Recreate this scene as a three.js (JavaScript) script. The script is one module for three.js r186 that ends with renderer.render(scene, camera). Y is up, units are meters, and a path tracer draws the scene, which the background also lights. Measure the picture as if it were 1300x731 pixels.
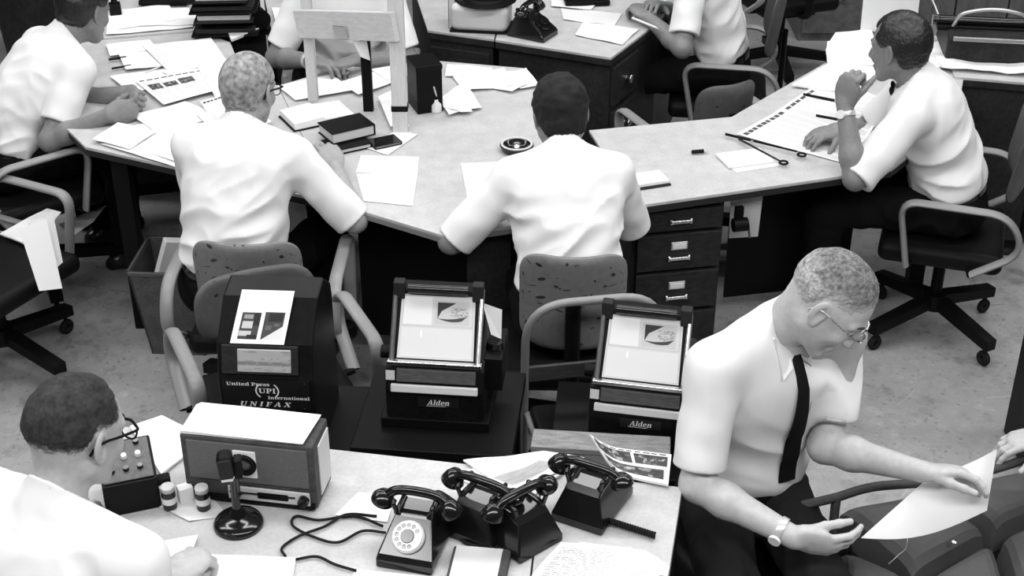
import * as THREE from 'three';
import { RectAreaLightUniformsLib } from 'three/addons/lights/RectAreaLightUniformsLib.js';
import { RoundedBoxGeometry } from 'three/addons/geometries/RoundedBoxGeometry.js';
import { mergeGeometries } from 'three/addons/utils/BufferGeometryUtils.js';
import { createNoise3D } from 'simplex-noise';

// ---------------------------------------------------------------- camera, light, exposure
const scene = new THREE.Scene();
scene.background = new THREE.Color(0x050505);
const camera = new THREE.PerspectiveCamera(22.73, 1300 / 731, 0.05, 60);
camera.position.set(0, 2.87, 0);
camera.rotation.set(-Math.PI / 6, 0, 0);
const renderer = new THREE.WebGLRenderer({ antialias: true });
renderer.toneMapping = THREE.LinearToneMapping;
renderer.toneMappingExposure = 1.0;
renderer.shadowMap.enabled = true;
renderer.shadowMap.type = THREE.PCFSoftShadowMap;
RectAreaLightUniformsLib.init();
// ceiling fixtures: [x, z, length, width, radiance]; the lamps themselves are built below with the ceiling
const CEILING = 3.75;
const LAMPS = [
  [-2.6, -0.9, 2.4, 0.36, 22], [0.0, -0.9, 2.4, 0.36, 22], [2.6, -0.9, 2.4, 0.36, 22],
  [-2.6, -3.6, 2.4, 0.36, 14], [0.0, -3.6, 2.4, 0.36, 14], [2.6, -3.6, 2.4, 0.36, 14],
  [-2.6, -6.2, 2.4, 0.36, 14], [0.0, -6.2, 2.4, 0.36, 14], [2.6, -6.2, 2.4, 0.36, 14],
];

// ---------------------------------------------------------------- helpers
let seed = 7;
const rnd = () => { seed = (seed * 1664525 + 1013904223) >>> 0; return seed / 4294967296; };
const noise = createNoise3D(rnd);
const V = (x, y, z) => new THREE.Vector3(x, y, z);
const vec = a => new THREE.Vector3(a[0], a[1], a[2]);
const lerp = (a, b, t) => a + (b - a) * t;
const clamp = (x, a, b) => Math.max(a, Math.min(b, x));
const sstep = (a, b, x) => { const t = clamp((x - a) / (b - a), 0, 1); return t * t * (3 - 2 * t); };
const taken = {};
function numbered(name) {
  const n = taken[name] = (taken[name] ?? -1) + 1;
  return n ? `${name}_${String(n).padStart(3, '0')}` : name;
}
function grey(v, rough = 0.7, extra = {}) {
  const m = new THREE.MeshPhysicalMaterial({ roughness: rough, side: THREE.DoubleSide, ...extra });
  m.color.setRGB(v, v, v); if (v < 0.1 && !extra.metalness && rough > 0.3) m.specularIntensity = 0.22;
  return m;
}
function canvasTex(w, h, draw, repeat) {
  const c = document.createElement('canvas'); c.width = w; c.height = h;
  const g = c.getContext('2d'); draw(g, w, h);
  const t = new THREE.CanvasTexture(c); t.colorSpace = THREE.SRGBColorSpace; t.magFilter = THREE.LinearFilter;
  if (repeat) { t.wrapS = t.wrapT = THREE.RepeatWrapping; t.repeat.set(repeat[0], repeat[1]); }
  return t;
}
function dataTex(n, f, srgb, repeat = 1) {         // f(i, j) -> 0..1
  const d = new Uint8Array(n * n * 4);
  for (let j = 0; j < n; j++) for (let i = 0; i < n; i++) {
    const c = Math.round(255 * clamp(f(i / n, j / n), 0, 1)), k = 4 * (j * n + i);
    d[k] = d[k + 1] = d[k + 2] = c; d[k + 3] = 255;
  }
  const t = new THREE.DataTexture(d, n, n); t.wrapS = t.wrapT = THREE.RepeatWrapping; t.magFilter = THREE.LinearFilter;
  t.minFilter = THREE.LinearMipmapLinearFilter; t.generateMipmaps = true; t.repeat.set(repeat, repeat);
  if (srgb) t.colorSpace = THREE.SRGBColorSpace;
  t.needsUpdate = true; return t;
}
const loopNoise = (u, v, f) => {                   // tileable noise by cross-fading at the seams
  const n = (a, b) => noise(a * f, b * f, f * 1.7), m = 0.15, fu = u > 1 - m ? (u - 1 + m) / m : 0, fv = v > 1 - m ? (v - 1 + m) / m : 0;
  const row = b => lerp(n(u, b), fu ? n(u - 1, b) : 0, fu);
  return fv ? lerp(row(v), row(v - 1), fv) : row(v);
};
function prep(g) {                                  // uniform attributes so that geometries merge
  g = g.index ? g.toNonIndexed() : g;
  for (const k of Object.keys(g.attributes)) if (!['position', 'normal', 'uv'].includes(k)) g.deleteAttribute(k);
  if (!g.attributes.normal) g.computeVertexNormals();
  if (!g.attributes.uv) g.setAttribute('uv', new THREE.BufferAttribute(new Float32Array(g.attributes.position.count * 2), 2));
  return g;
}
function mesh(name, geos, mat, parent) {
  const list = (Array.isArray(geos) ? geos : [geos]);
  const g = list.length === 1 ? list[0] : mergeGeometries(list.map(prep));
  const m = new THREE.Mesh(g, mat); m.name = name; m.castShadow = m.receiveShadow = true;
  parent.add(m); return m;
}
function thing(name, label, category, pos = [0, 0, 0], turn = 0, group) {
  const o = new THREE.Group(); o.name = numbered(name); o.position.set(...pos); o.rotation.y = turn;
  o.userData = { label, category }; if (group) o.userData.group = group;
  scene.add(o); return o;
}
function single(name, geos, mat, label, category, group, pos = [0, 0, 0], turn = 0) {
  const m = mesh(numbered(name), geos, mat, scene); m.position.set(...pos); m.rotation.y = turn;
  m.userData = { label, category }; if (group) m.userData.group = group;
  return m;
}
function struct(name, geos, mat) { const m = mesh(name, geos, mat, scene); m.userData = { kind: 'structure' }; return m; }
function copyOf(root, pos, turn, label, group) {
  const r = root.clone(); r.name = numbered(root.name.replace(/_\d+$/, '')); r.position.set(...pos); r.rotation.y = turn;
  r.userData = { ...root.userData }; if (label) r.userData.label = label; if (group) r.userData.group = group;
  scene.add(r); return r;
}
// geometry builders
const at = (g, x, y, z, rx = 0, ry = 0, rz = 0) => {
  g.applyMatrix4(new THREE.Matrix4().compose(V(x, y, z), new THREE.Quaternion().setFromEuler(new THREE.Euler(rx, ry, rz)), V(1, 1, 1))); return g;
};
const box = (w, h, d, x = 0, y = 0, z = 0, rx = 0, ry = 0, rz = 0, r = 0.003) =>      // centre at x, y, z
  at(new RoundedBoxGeometry(w, h, d, 1, Math.min(r, w * 0.45, h * 0.45, d * 0.45)), x, y, z, rx, ry, rz);
const cyl = (r1, r2, h, x = 0, y = 0, z = 0, rx = 0, ry = 0, rz = 0, n = 24) => at(new THREE.CylinderGeometry(r1, r2, h, n), x, y, z, rx, ry, rz);
const lathe = (pts, x = 0, y = 0, z = 0, n = 36) => at(new THREE.LatheGeometry(pts.map(p => new THREE.Vector2(p[0], p[1])), n), x, y, z);
const tube = (pts, r, seg = 40, closed = false, tension = 0.5, rs = 10) =>
  new THREE.TubeGeometry(new THREE.CatmullRomCurve3(pts.map(vec), closed, 'catmullrom', tension), seg, r, rs, closed);
function bar(a, b, r1, r2 = r1, n = 14) {           // round bar between two points
  const A = vec(a), B = vec(b), d = B.clone().sub(A), L = d.length();
  const g = new THREE.CylinderGeometry(r2, r1, L, n); g.translate(0, L / 2, 0);
  g.applyQuaternion(new THREE.Quaternion().setFromUnitVectors(V(0, 1, 0), d.normalize())); g.translate(A.x, A.y, A.z); return g;
}
function bent(pts, corner, r, flat = 1, rs = 12) {  // tube through straight runs with rounded corners
  const path = new THREE.CurvePath(), p = pts.map(vec);
  let cur = p[0];
  for (let i = 1; i < p.length; i++) {
    if (i === p.length - 1) { path.add(new THREE.LineCurve3(cur, p[i])); break; }
    const c = Array.isArray(corner) ? corner[i - 1] : corner;
    const a = p[i].clone().add(p[i - 1].clone().sub(p[i]).setLength(c)), b = p[i].clone().add(p[i + 1].clone().sub(p[i]).setLength(c));
    path.add(new THREE.LineCurve3(cur, a)); path.add(new THREE.QuadraticBezierCurve3(a, p[i], b)); cur = b;
  }
  const g = new THREE.TubeGeometry(path, 70, r, rs, false);
  if (flat !== 1) { const q = g.attributes.position, o = p[0].x; for (let i = 0; i < q.count; i++) q.setX(i, o + (q.getX(i) - o) * flat); g.computeVertexNormals(); }
  return g;
}
function slab(poly, y0, y1, bevel = 0.003) {        // prism over a polygon of [x, z]
  const s = new THREE.Shape(poly.map(p => new THREE.Vector2(p[0], -p[1])));
  const g = new THREE.ExtrudeGeometry(s, { depth: y1 - y0 - 2 * bevel, bevelEnabled: bevel > 0, bevelSize: bevel, bevelThickness: bevel, bevelOffset: -bevel, bevelSegments: 2, curveSegments: 12 });
  g.rotateX(-Math.PI / 2); g.translate(0, y0 + bevel, 0); return g;
}
function prism(profile, w, bevel = 0.004) {         // profile of [z, y], extruded along x, centred
  const s = new THREE.Shape(profile.map(p => new THREE.Vector2(-p[0], p[1])));
  const g = new THREE.ExtrudeGeometry(s, { depth: w - 2 * bevel, bevelEnabled: bevel > 0, bevelSize: bevel, bevelThickness: bevel, bevelOffset: -bevel, bevelSegments: 2, curveSegments: 10 });
  g.translate(0, 0, -(w - 2 * bevel) / 2); g.rotateY(Math.PI / 2); return g;
}
// a thin sheet over four corners [x, z] (bilinear), lying at height y, gently curled
function sheetGeo(q, y, t = 0.0012, curl = 0.004, n = 8, lift = null) {
  const pos = [], uv = [], idx = [], s = rnd() * 100;
  const put = (u, v, top) => {
    const a = [lerp(q[0][0], q[1][0], u), lerp(q[0][1], q[1][1], u)], b = [lerp(q[3][0], q[2][0], u), lerp(q[3][1], q[2][1], u)];
    const x = lerp(a[0], b[0], v), z = lerp(a[1], b[1], v);
    const e = Math.max(Math.abs(u - 0.5), Math.abs(v - 0.5)) * 2;
    let h = curl * (0.35 + 0.65 * e) * (0.5 + 0.5 * noise(x * 6 + s, z * 6, s));
    if (lift) h += lift(u, v);
    pos.push(x, y + Math.max(0, h) + (top ? t : 0), z); uv.push(u, 1 - v);
  };
  for (const top of [1, 0]) for (let j = 0; j <= n; j++) for (let i = 0; i <= n; i++) put(i / n, j / n, top);
  const W = n + 1, N = W * W;
  for (let j = 0; j < n; j++) for (let i = 0; i < n; i++) {
    const a = j * W + i, b = a + 1, c = a + W, d = c + 1;
    idx.push(a, c, b, b, c, d, N + a, N + b, N + c, N + b, N + d, N + c);
  }
  for (let i = 0; i < n; i++) {
    const e = [[i, i + 1], [n * W + i + 1, n * W + i], [(i + 1) * W, i * W], [i * W + n, (i + 1) * W + n]];
    for (const [a, b] of e) idx.push(a, b, N + a, b, N + b, N + a);
  }
  const g = new THREE.BufferGeometry(); g.setAttribute('position', new THREE.Float32BufferAttribute(pos, 3));
  g.setAttribute('uv', new THREE.Float32BufferAttribute(uv, 2)); g.setIndex(idx);
  const h = g.toNonIndexed(); h.computeVertexNormals(); return h;
}
function boxUV(g, k = 1) {                          // planar uv in metres by dominant normal
  const p = g.attributes.position, n = g.attributes.normal, uv = new Float32Array(p.count * 2);
  for (let i = 0; i < p.count; i++) {
    const ax = Math.abs(n.getX(i)), ay = Math.abs(n.getY(i)), az = Math.abs(n.getZ(i));
    const [a, b] = ay >= ax && ay >= az ? [p.getX(i), p.getZ(i)] : ax >= az ? [p.getZ(i), p.getY(i)] : [p.getX(i), p.getY(i)];
    uv[2 * i] = a * k; uv[2 * i + 1] = b * k;
  }
  g.setAttribute('uv', new THREE.BufferAttribute(uv, 2)); return g;
}

// ---------------------------------------------------------------- materials
const specks = dataTex(512, (u, v) => 0.93 + 0.03 * loopNoise(u, v, 8) + 0.025 * loopNoise(u, v, 40) + 0.07 * (rnd() - 0.5), true);
const wear = dataTex(512, (u, v) => 0.84 + 0.10 * loopNoise(u, v, 6) + 0.09 * loopNoise(u, v, 40) + 0.14 * (rnd() - 0.5), true);
const leatherBump = dataTex(512, (u, v) => 0.5 + 0.25 * loopNoise(u, v, 120) + 0.25 * loopNoise(u, v, 260), false);
const M = {
  lino: grey(0.57, 0.55, { map: specks }), linoLight: grey(0.58, 0.5, { map: specks }),
  edge: grey(0.025, 0.45), edgeLight: grey(0.2, 0.5), steel: grey(0.034, 0.45, { map: wear }), steelMid: grey(0.11, 0.4, { map: wear }),
  steelDark: grey(0.006, 0.45), chrome: grey(0.7, 0.25, { metalness: 1 }), alu: grey(0.55, 0.4, { metalness: 0.9 }),
  black: grey(0.005, 0.45), bakelite: grey(0.008, 0.16), enamel: grey(0.010, 0.32, { map: wear }), rubber: grey(0.015, 0.8),
  paper: grey(0.86, 0.85), paper2: grey(0.74, 0.85), paper3: grey(0.62, 0.85), card: grey(0.33, 0.8, { map: wear }),
  cloth: grey(0.78, 0.9, { sheen: 0.2 }), trousers: grey(0.006, 0.95), trousersGrey: grey(0.015, 0.95), shoe: grey(0.01, 0.3),
  wood: grey(0.09, 0.5, { map: wear }), woodPale: grey(0.66, 0.7, { map: specks }), leather: grey(0.085, 0.42, { bumpMap: leatherBump, bumpScale: 0.0008 }),
  vinyl: grey(0.007, 0.5), wall: grey(0.08, 0.9, { map: specks }), white: grey(0.8, 0.5), greyPaint: grey(0.16, 0.5, { map: wear }),
  tie: grey(0.008, 0.7), glass: new THREE.MeshPhysicalMaterial({ transmission: 1, roughness: 0.03, thickness: 0, ior: 1.5, color: 0xffffff }),
};
// ---------------------------------------------------------------- the room
{
  const X0 = -5.2, X1 = 5.2, Z0 = -9.6, Z1 = 2.6, T = 0.2;
  const scuffs = canvasTex(2048, 2048, (g, w, h) => {
    g.fillStyle = '#a8a8a8'; g.fillRect(0, 0, w, h);
    for (let k = 0; k < 26000; k++) {               // worn and dirty patches gather where the noise says
      const x = rnd() * w, y = rnd() * h, q = noise(x / 150, y / 150, 3) + 0.6 * noise(x / 50, y / 50, 9) + 0.5 * (rnd() - 0.5), r = 2 + rnd() * rnd() * 20, c = q > 0 ? 60 + rnd() * 30 : 205 + rnd() * 40;
      g.globalAlpha = Math.min(0.16, 0.03 + 0.09 * Math.abs(q)); g.fillStyle = `rgb(${c | 0},${c | 0},${c | 0})`;
      g.beginPath(); g.ellipse(x, y, r, r * (0.3 + rnd() * 0.7), rnd() * 3.14, 0, 6.3); g.fill();
    }
    for (let k = 0; k < 42000; k++) {
      const c = rnd() < 0.6 ? 40 + rnd() * 50 : 215; g.globalAlpha = 0.08 + rnd() * 0.22; g.fillStyle = `rgb(${c | 0},${c | 0},${c | 0})`;
      const r = 0.6 + rnd() * rnd() * 4; g.beginPath(); g.ellipse(rnd() * w, rnd() * h, r, r * 0.7, rnd() * 3, 0, 6.3); g.fill();
    }
    for (let k = 0; k < 260; k++) {
      const x = rnd() * w, y = rnd() * h, a = rnd() * 6.3, L = 10 + rnd() * 60; g.globalAlpha = 0.15 + rnd() * 0.35;
      g.strokeStyle = rnd() < 0.5 ? '#e8e8e8' : '#383838'; g.lineWidth = 0.8 + rnd() * 1.6;
      g.beginPath(); g.moveTo(x, y); g.quadraticCurveTo(x + Math.cos(a) * L * 0.5 + rnd() * 10, y + Math.sin(a) * L * 0.5, x + Math.cos(a) * L, y + Math.sin(a) * L); g.stroke();
    }
    g.globalAlpha = 1;
  });
  scuffs.wrapS = scuffs.wrapT = THREE.RepeatWrapping;
  const fg = boxUV(new THREE.BoxGeometry(X1 - X0, T, Z1 - Z0), 1 / 4.1); fg.translate((X0 + X1) / 2, -T / 2, (Z0 + Z1) / 2);
  struct('floor', fg, grey(0.86, 0.38, { map: scuffs }));
  const b = (x0, x1, y0, y1, z0, z1) => { const g = new THREE.BoxGeometry(x1 - x0, y1 - y0, z1 - z0); g.translate((x0 + x1) / 2, (y0 + y1) / 2, (z0 + z1) / 2); return boxUV(g); };
  struct('ceiling', b(X0 - T, X1 + T, CEILING, CEILING + T, Z0 - T, Z1 + T), grey(0.2, 0.9));
  struct('wall_left', b(X0 - T, X0, 0, CEILING, Z0, Z1), M.wall);
  struct('wall_right', b(X1, X1 + T, 0, CEILING, Z0, Z1), M.wall);
  struct('wall_back', b(X0 - T, X1 + T, 0, CEILING, Z0 - T, Z0), M.wall);
  struct('wall_front', b(X0 - T, X1 + T, 0, CEILING, Z1, Z1 + T), M.wall);
  const glow = new THREE.MeshStandardMaterial({ color: 0xffffff, emissive: 0xffffff, emissiveIntensity: 3, roughness: 0.6 });
  const rows = ['over the telephone desk', 'over the long table', 'over the desks at the back'];
  LAMPS.forEach(([x, z, L, W, I], i) => {
    const o = thing('ceiling_light', `white fluorescent ceiling fitting ${rows[Math.floor(i / 3)]}, ${['towards the wastepaper baskets', 'in the centre row', 'towards the partition'][i % 3]}`, 'ceiling light', [x, CEILING - 0.12, z], 0, 'fluorescent ceiling lights');
    mesh('housing', box(L + 0.06, 0.07, W + 0.06, 0, 0.083, 0), M.white, o);
    mesh('diffuser', box(L, 0.05, W, 0, 0.025, 0), glow, o);
    const l = new THREE.RectAreaLight(0xffffff, I, L, W); l.position.set(x, CEILING - 0.125, z); l.rotation.x = -Math.PI / 2; l.castShadow = true; l.name = 'fluorescent_light'; scene.add(l);
  });
}
// ---------------------------------------------------------------- surface mesher for bodies and cloth
const smin = (a, b, k) => { const h = Math.max(k - Math.abs(a - b), 0) / k; return Math.min(a, b) - h * h * k * 0.25; };
const smax = (a, b, k) => -smin(-a, -b, k);
const cone = (a, b, r1, r2) => {                    // tapered capsule
  const ax = a.x, ay = a.y, az = a.z, bx = b.x - ax, by = b.y - ay, bz = b.z - az, L2 = bx * bx + by * by + bz * bz || 1e-9;
  return { c: a.clone().add(b).multiplyScalar(0.5), R: Math.sqrt(L2) / 2 + Math.max(r1, r2),
    f(x, y, z) { const px = x - ax, py = y - ay, pz = z - az; let t = (px * bx + py * by + pz * bz) / L2; t = t < 0 ? 0 : t > 1 ? 1 : t;
      const dx = px - t * bx, dy = py - t * by, dz = pz - t * bz; return Math.sqrt(dx * dx + dy * dy + dz * dz) - (r1 + (r2 - r1) * t); } };
};
const ell = (c, rx, ry, rz, B) => {                 // ellipsoid; B = [ex, ey, ez] unit axes
  const e = B || [V(1, 0, 0), V(0, 1, 0), V(0, 0, 1)], [A, Y, Z] = e;
  return { c: c.clone(), R: Math.max(rx, ry, rz), f(x, y, z) {
    const px = x - c.x, py = y - c.y, pz = z - c.z;
    const a = px * A.x + py * A.y + pz * A.z, b = px * Y.x + py * Y.y + pz * Y.z, d = px * Z.x + py * Z.y + pz * Z.z;
    const k0 = Math.sqrt((a / rx) ** 2 + (b / ry) ** 2 + (d / rz) ** 2), k1 = Math.sqrt((a / rx / rx) ** 2 + (b / ry / ry) ** 2 + (d / rz / rz) ** 2);
    return k1 < 1e-6 ? -Math.min(rx, ry, rz) : k0 * (k0 - 1) / k1; } };
};
const blend = (prims, k) => (x, y, z) => {
  let d = 1e3;
  for (const p of prims) {
    const kk = p.k ?? k, dx = x - p.c.x, dy = y - p.c.y, dz = z - p.c.z, lim = d + kk + p.R;
    if (lim > 0 && dx * dx + dy * dy + dz * dz > lim * lim && d < 900) continue;
    d = smin(d, p.f(x, y, z), kk);
  }
  return d;
};
const bounds = (prims, pad) => { const b = new THREE.Box3(); for (const p of prims) { b.expandByPoint(p.c.clone().addScalar(p.R + pad)); b.expandByPoint(p.c.clone().addScalar(-p.R - pad)); } return b; };
function polygonize(f, bb, h, colour) {             // naive surface nets over a sparse grid
  const B = 8, nx = Math.ceil((bb.max.x - bb.min.x) / h / B) * B + 1, ny = Math.ceil((bb.max.y - bb.min.y) / h / B) * B + 1, nz = Math.ceil((bb.max.z - bb.min.z) / h / B) * B + 1;
  const x0 = bb.min.x, y0 = bb.min.y, z0 = bb.min.z, val = new Float32Array(nx * ny * nz).fill(1), id = (i, j, k) => (k * ny + j) * nx + i;
  const lim = B * h * 0.87 * 1.25 + 2.5 * h, cells = [];
  for (let k = 0; k < nz; k += B) for (let j = 0; j < ny; j += B) for (let i = 0; i < nx; i += B) {
    const d = f(x0 + (i + B / 2) * h, y0 + (j + B / 2) * h, z0 + (k + B / 2) * h), far = Math.abs(d) > lim;
    if (!far) cells.push([i, j, k]);
    for (let c = k; c < Math.min(k + B, nz); c++) for (let b = j; b < Math.min(j + B, ny); b++) for (let a = i; a < Math.min(i + B, nx); a++)
      val[id(a, b, c)] = far ? d : f(x0 + a * h, y0 + b * h, z0 + c * h);
  }
  const vid = new Map(), pos = [], idx = [], s8 = new Float32Array(8);
  const E = [[0, 1], [2, 3], [4, 5], [6, 7], [0, 2], [1, 3], [4, 6], [5, 7], [0, 4], [1, 5], [2, 6], [3, 7]];
  for (const [ci, cj, ck] of cells) for (let k = ck; k < Math.min(ck + B, nz - 1); k++) for (let j = cj; j < Math.min(cj + B, ny - 1); j++) for (let i = ci; i < Math.min(ci + B, nx - 1); i++) {
    let m = 0;
    for (let q = 0; q < 8; q++) { s8[q] = val[id(i + (q & 1), j + ((q >> 1) & 1), k + (q >> 2))]; if (s8[q] < 0) m |= 1 << q; }
    if (m === 0 || m === 255) continue;
    let n = 0, sx = 0, sy = 0, sz = 0;
    for (const [a, b] of E) { const A = s8[a], C = s8[b]; if ((A < 0) === (C < 0)) continue; const t = A / (A - C); n++;
      sx += (a & 1) + ((b & 1) - (a & 1)) * t; sy += ((a >> 1) & 1) + (((b >> 1) & 1) - ((a >> 1) & 1)) * t; sz += (a >> 2) + ((b >> 2) - (a >> 2)) * t; }
    vid.set(id(i, j, k), pos.length / 3); pos.push(x0 + (i + sx / n) * h, y0 + (j + sy / n) * h, z0 + (k + sz / n) * h);
  }
  const g = (i, j, k) => vid.get(id(i, j, k));
  for (const [ci, cj, ck] of cells) for (let k = ck; k < Math.min(ck + B, nz - 1); k++) for (let j = cj; j < Math.min(cj + B, ny - 1); j++) for (let i = ci; i < Math.min(ci + B, nx - 1); i++) {
    const a = val[id(i, j, k)] < 0;
    const quad = (p, q, r, s, flip) => { if (p == null || q == null || r == null || s == null) return; flip ? idx.push(p, r, q, p, s, r) : idx.push(p, q, r, p, r, s); };
    if (j && k && a !== val[id(i + 1, j, k)] < 0) quad(g(i, j - 1, k - 1), g(i, j, k - 1), g(i, j, k), g(i, j - 1, k), !a);
    if (i && k && a !== val[id(i, j + 1, k)] < 0) quad(g(i - 1, j, k - 1), g(i - 1, j, k), g(i, j, k), g(i, j, k - 1), !a);
    if (i && j && a !== val[id(i, j, k + 1)] < 0) quad(g(i - 1, j - 1, k), g(i, j - 1, k), g(i, j, k), g(i - 1, j, k), !a);
  }
  const nor = new Float32Array(pos.length), col = colour ? new Float32Array(pos.length) : null, e = h * 0.35;
  for (let q = 0; q < pos.length; q += 3) {
    let x = pos[q], y = pos[q + 1], z = pos[q + 2], gx, gy, gz, L;
    gx = f(x + e, y, z) - f(x - e, y, z); gy = f(x, y + e, z) - f(x, y - e, z); gz = f(x, y, z + e) - f(x, y, z - e);
    L = Math.hypot(gx, gy, gz) || 1; const d = clamp(f(x, y, z), -0.4 * h, 0.4 * h);
    pos[q] = x - d * gx / L; pos[q + 1] = y - d * gy / L; pos[q + 2] = z - d * gz / L;
    nor[q] = gx / L; nor[q + 1] = gy / L; nor[q + 2] = gz / L;
    if (col) { const c = colour(pos[q], pos[q + 1], pos[q + 2]); col[q] = col[q + 1] = col[q + 2] = c; }
  }
  const G = new THREE.BufferGeometry(); G.setAttribute('position', new THREE.Float32BufferAttribute(pos, 3));
  G.setAttribute('normal', new THREE.BufferAttribute(nor, 3)); if (col) G.setAttribute('color', new THREE.BufferAttribute(col, 3));
  G.setIndex(idx); return G;
}
// ---------------------------------------------------------------- people
const rad = d => d * Math.PI / 180;
const skinMat = new THREE.MeshPhysicalMaterial({ vertexColors: true, roughness: 0.52, side: THREE.DoubleSide });
const hairMat = new THREE.MeshPhysicalMaterial({ vertexColors: true, roughness: 0.42, side: THREE.DoubleSide });
const hairMatt = new THREE.MeshPhysicalMaterial({ vertexColors: true, roughness: 0.85, side: THREE.DoubleSide });
const eyeMat = grey(0.55, 0.2), irisMat = grey(0.02, 0.2), lensMat = M.glass;
const skull = [ell(V(0, 0.034, -0.018), 0.077, 0.092, 0.099), { ...ell(V(0, -0.012, 0.028), 0.062, 0.088, 0.062), k: 0.03 }];
const skullF = blend(skull, 0.03);
function headField(neck) {
  const P = [...skull];
  P.push({ ...cone(V(0, -0.045, -0.032), neck, 0.054, 0.060), k: 0.03 });
  for (const s of [-1, 1]) {
    P.push({ ...cone(V(s * 0.050, -0.045, -0.002), V(s * 0.014, -0.094, 0.066), 0.024, 0.019), k: 0.028 });
    P.push({ ...ell(V(s * 0.038, -0.022, 0.062), 0.022, 0.020, 0.020), k: 0.02 });
    P.push({ ...cone(V(s * 0.014, 0.030, 0.084), V(s * 0.048, 0.028, 0.066), 0.0095, 0.008), k: 0.014 });
  }
  P.push({ ...cone(V(0, 0.022, 0.086), V(0, -0.026, 0.110), 0.0085, 0.0125), k: 0.012 });
  for (const s of [-1, 1]) P.push({ ...ell(V(s * 0.0125, -0.031, 0.098), 0.0085, 0.0075, 0.0105), k: 0.008 });
  P.push({ ...cone(V(-0.02, -0.058, 0.084), V(0.02, -0.058, 0.084), 0.0085, 0.0085), k: 0.010 });
  P.push({ ...cone(V(-0.016, -0.070, 0.083), V(0.016, -0.070, 0.083), 0.0085, 0.0085), k: 0.008 });
  P.push({ ...ell(V(0, -0.098, 0.074), 0.020, 0.016, 0.016), k: 0.016 });
  const ears = [], holes = [];
  for (const s of [-1, 1]) {
    const B = [V(1, 0, s * 0.35).normalize(), V(0, 0.97, -0.22).normalize(), V(-s * 0.35, 0.2, 0.95).normalize()];
    ears.push(ell(V(s * 0.080, 0.002, -0.012), 0.0075, 0.034, 0.021, B), ell(V(s * 0.074, -0.026, -0.002), 0.008, 0.012, 0.010));
    holes.push(ell(V(s * 0.086, 0.006, -0.006), 0.007, 0.021, 0.011, B));
  }
  const base = blend(P, 0.02), eb = blend(ears, 0.008), hb = blend(holes, 0.004), sock = blend([ell(V(0.031, 0.010, 0.097), 0.017, 0.011, 0.017), ell(V(-0.031, 0.010, 0.097), 0.017, 0.011, 0.017)], 0.004);
  return (x, y, z) => {
    let d = base(x, y, z);
    if (z > 0.04) d = smax(d, -sock(x, y, z), 0.012);
    if (Math.abs(x) > 0.045 && Math.abs(y) < 0.06) { d = smin(d, eb(x, y, z), 0.006); d = smax(d, -hb(x, y, z), 0.005); }
    return d;
  };
}
// lower hair line for the usual short back and sides
const hairLine = (x, y, z, front = 0.088, nape = -0.055, temple = 0.028) => {
  const yb = z > 0.02 ? lerp(temple, front, sstep(0.02, 0.075, z)) : z > -0.022 ? temple : lerp(temple, nape, sstep(-0.022, -0.05, z));
  return y - yb;
};
function fingers(W, f, n, s, curl, spread, thumb) {
  const out = [], side = [0.031, 0.0105, -0.0105, -0.030], len = [0.074, 0.082, 0.076, 0.060], r0 = [0.0096, 0.0098, 0.0093, 0.0083];
  const B = [s, f, n];
  out.push({ ...ell(W.clone().addScaledVector(f, 0.05).addScaledVector(n, -0.001), 0.045, 0.062, 0.0175, B), k: 0.02 });
  out.push({ ...cone(W.clone().addScaledVector(f, 0.02).addScaledVector(s, 0.022).addScaledVector(n, 0.006), W.clone().addScaledVector(f, 0.055).addScaledVector(s, 0.026).addScaledVector(n, 0.006), 0.016, 0.014), k: 0.015 });
  for (let i = 0; i < 4; i++) {
    let p = W.clone().addScaledVector(f, 0.094 - (i === 3 ? 0.008 : i === 0 ? 0.003 : 0)).addScaledVector(s, side[i]), a = 0;
    const fd = f.clone().addScaledVector(s, (1.5 - i) * spread).normalize();
    const c = curl[i] ?? curl[0];
    [0.46, 0.30, 0.24].forEach((q, j) => {
      a += rad(c[j]);
      const e = p.clone().addScaledVector(fd, Math.cos(a) * len[i] * q).addScaledVector(n, Math.sin(a) * len[i] * q);
      out.push({ ...cone(p, e, r0[i] * (1 - 0.1 * j), r0[i] * (0.92 - 0.12 * j)), k: j ? 0.003 : 0.007 }); p = e;
    });
  }
  let p = W.clone().addScaledVector(f, 0.028).addScaledVector(s, 0.030).addScaledVector(n, 0.006);
  const t1 = s.clone().multiplyScalar(thumb[0]).addScaledVector(f, thumb[1]).addScaledVector(n, thumb[2]).normalize();
  const t2 = t1.clone().multiplyScalar(0.75).addScaledVector(f, 0.42).addScaledVector(n, thumb[3] ?? 0.1).normalize();
  for (const [d, L, r, q] of [[t1, 0.040, 0.0135, 0.011], [t2, 0.033, 0.011, 0.0098], [t2, 0.026, 0.0098, 0.008]]) { const e = p.clone().addScaledVector(d, L); out.push({ ...cone(p, e, r, q), k: 0.006 }); p = e; }
  return out;
}
const CURLS = {
  relaxed: { c: [[18, 28, 18], [22, 32, 20], [26, 36, 22], [32, 38, 24]], t: [0.7, 0.75, 0.25, 0.2] },
  flat: { c: [[4, 8, 6]], t: [0.85, 0.7, 0.05, 0] },
  fist: { c: [[62, 85, 45], [66, 88, 45], [70, 88, 45], [74, 88, 45]], t: [0.35, 0.75, 0.6, 0.55] },
  pinch: { c: [[42, 40, 22], [46, 42, 24], [50, 48, 28], [54, 52, 30]], t: [0.3, 0.75, 0.62, 0.3] },
  hold: { c: [[22, 24, 14], [26, 26, 14], [30, 30, 16], [36, 34, 18]], t: [0.25, 0.92, 0.42, 0.1] },
};
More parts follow.
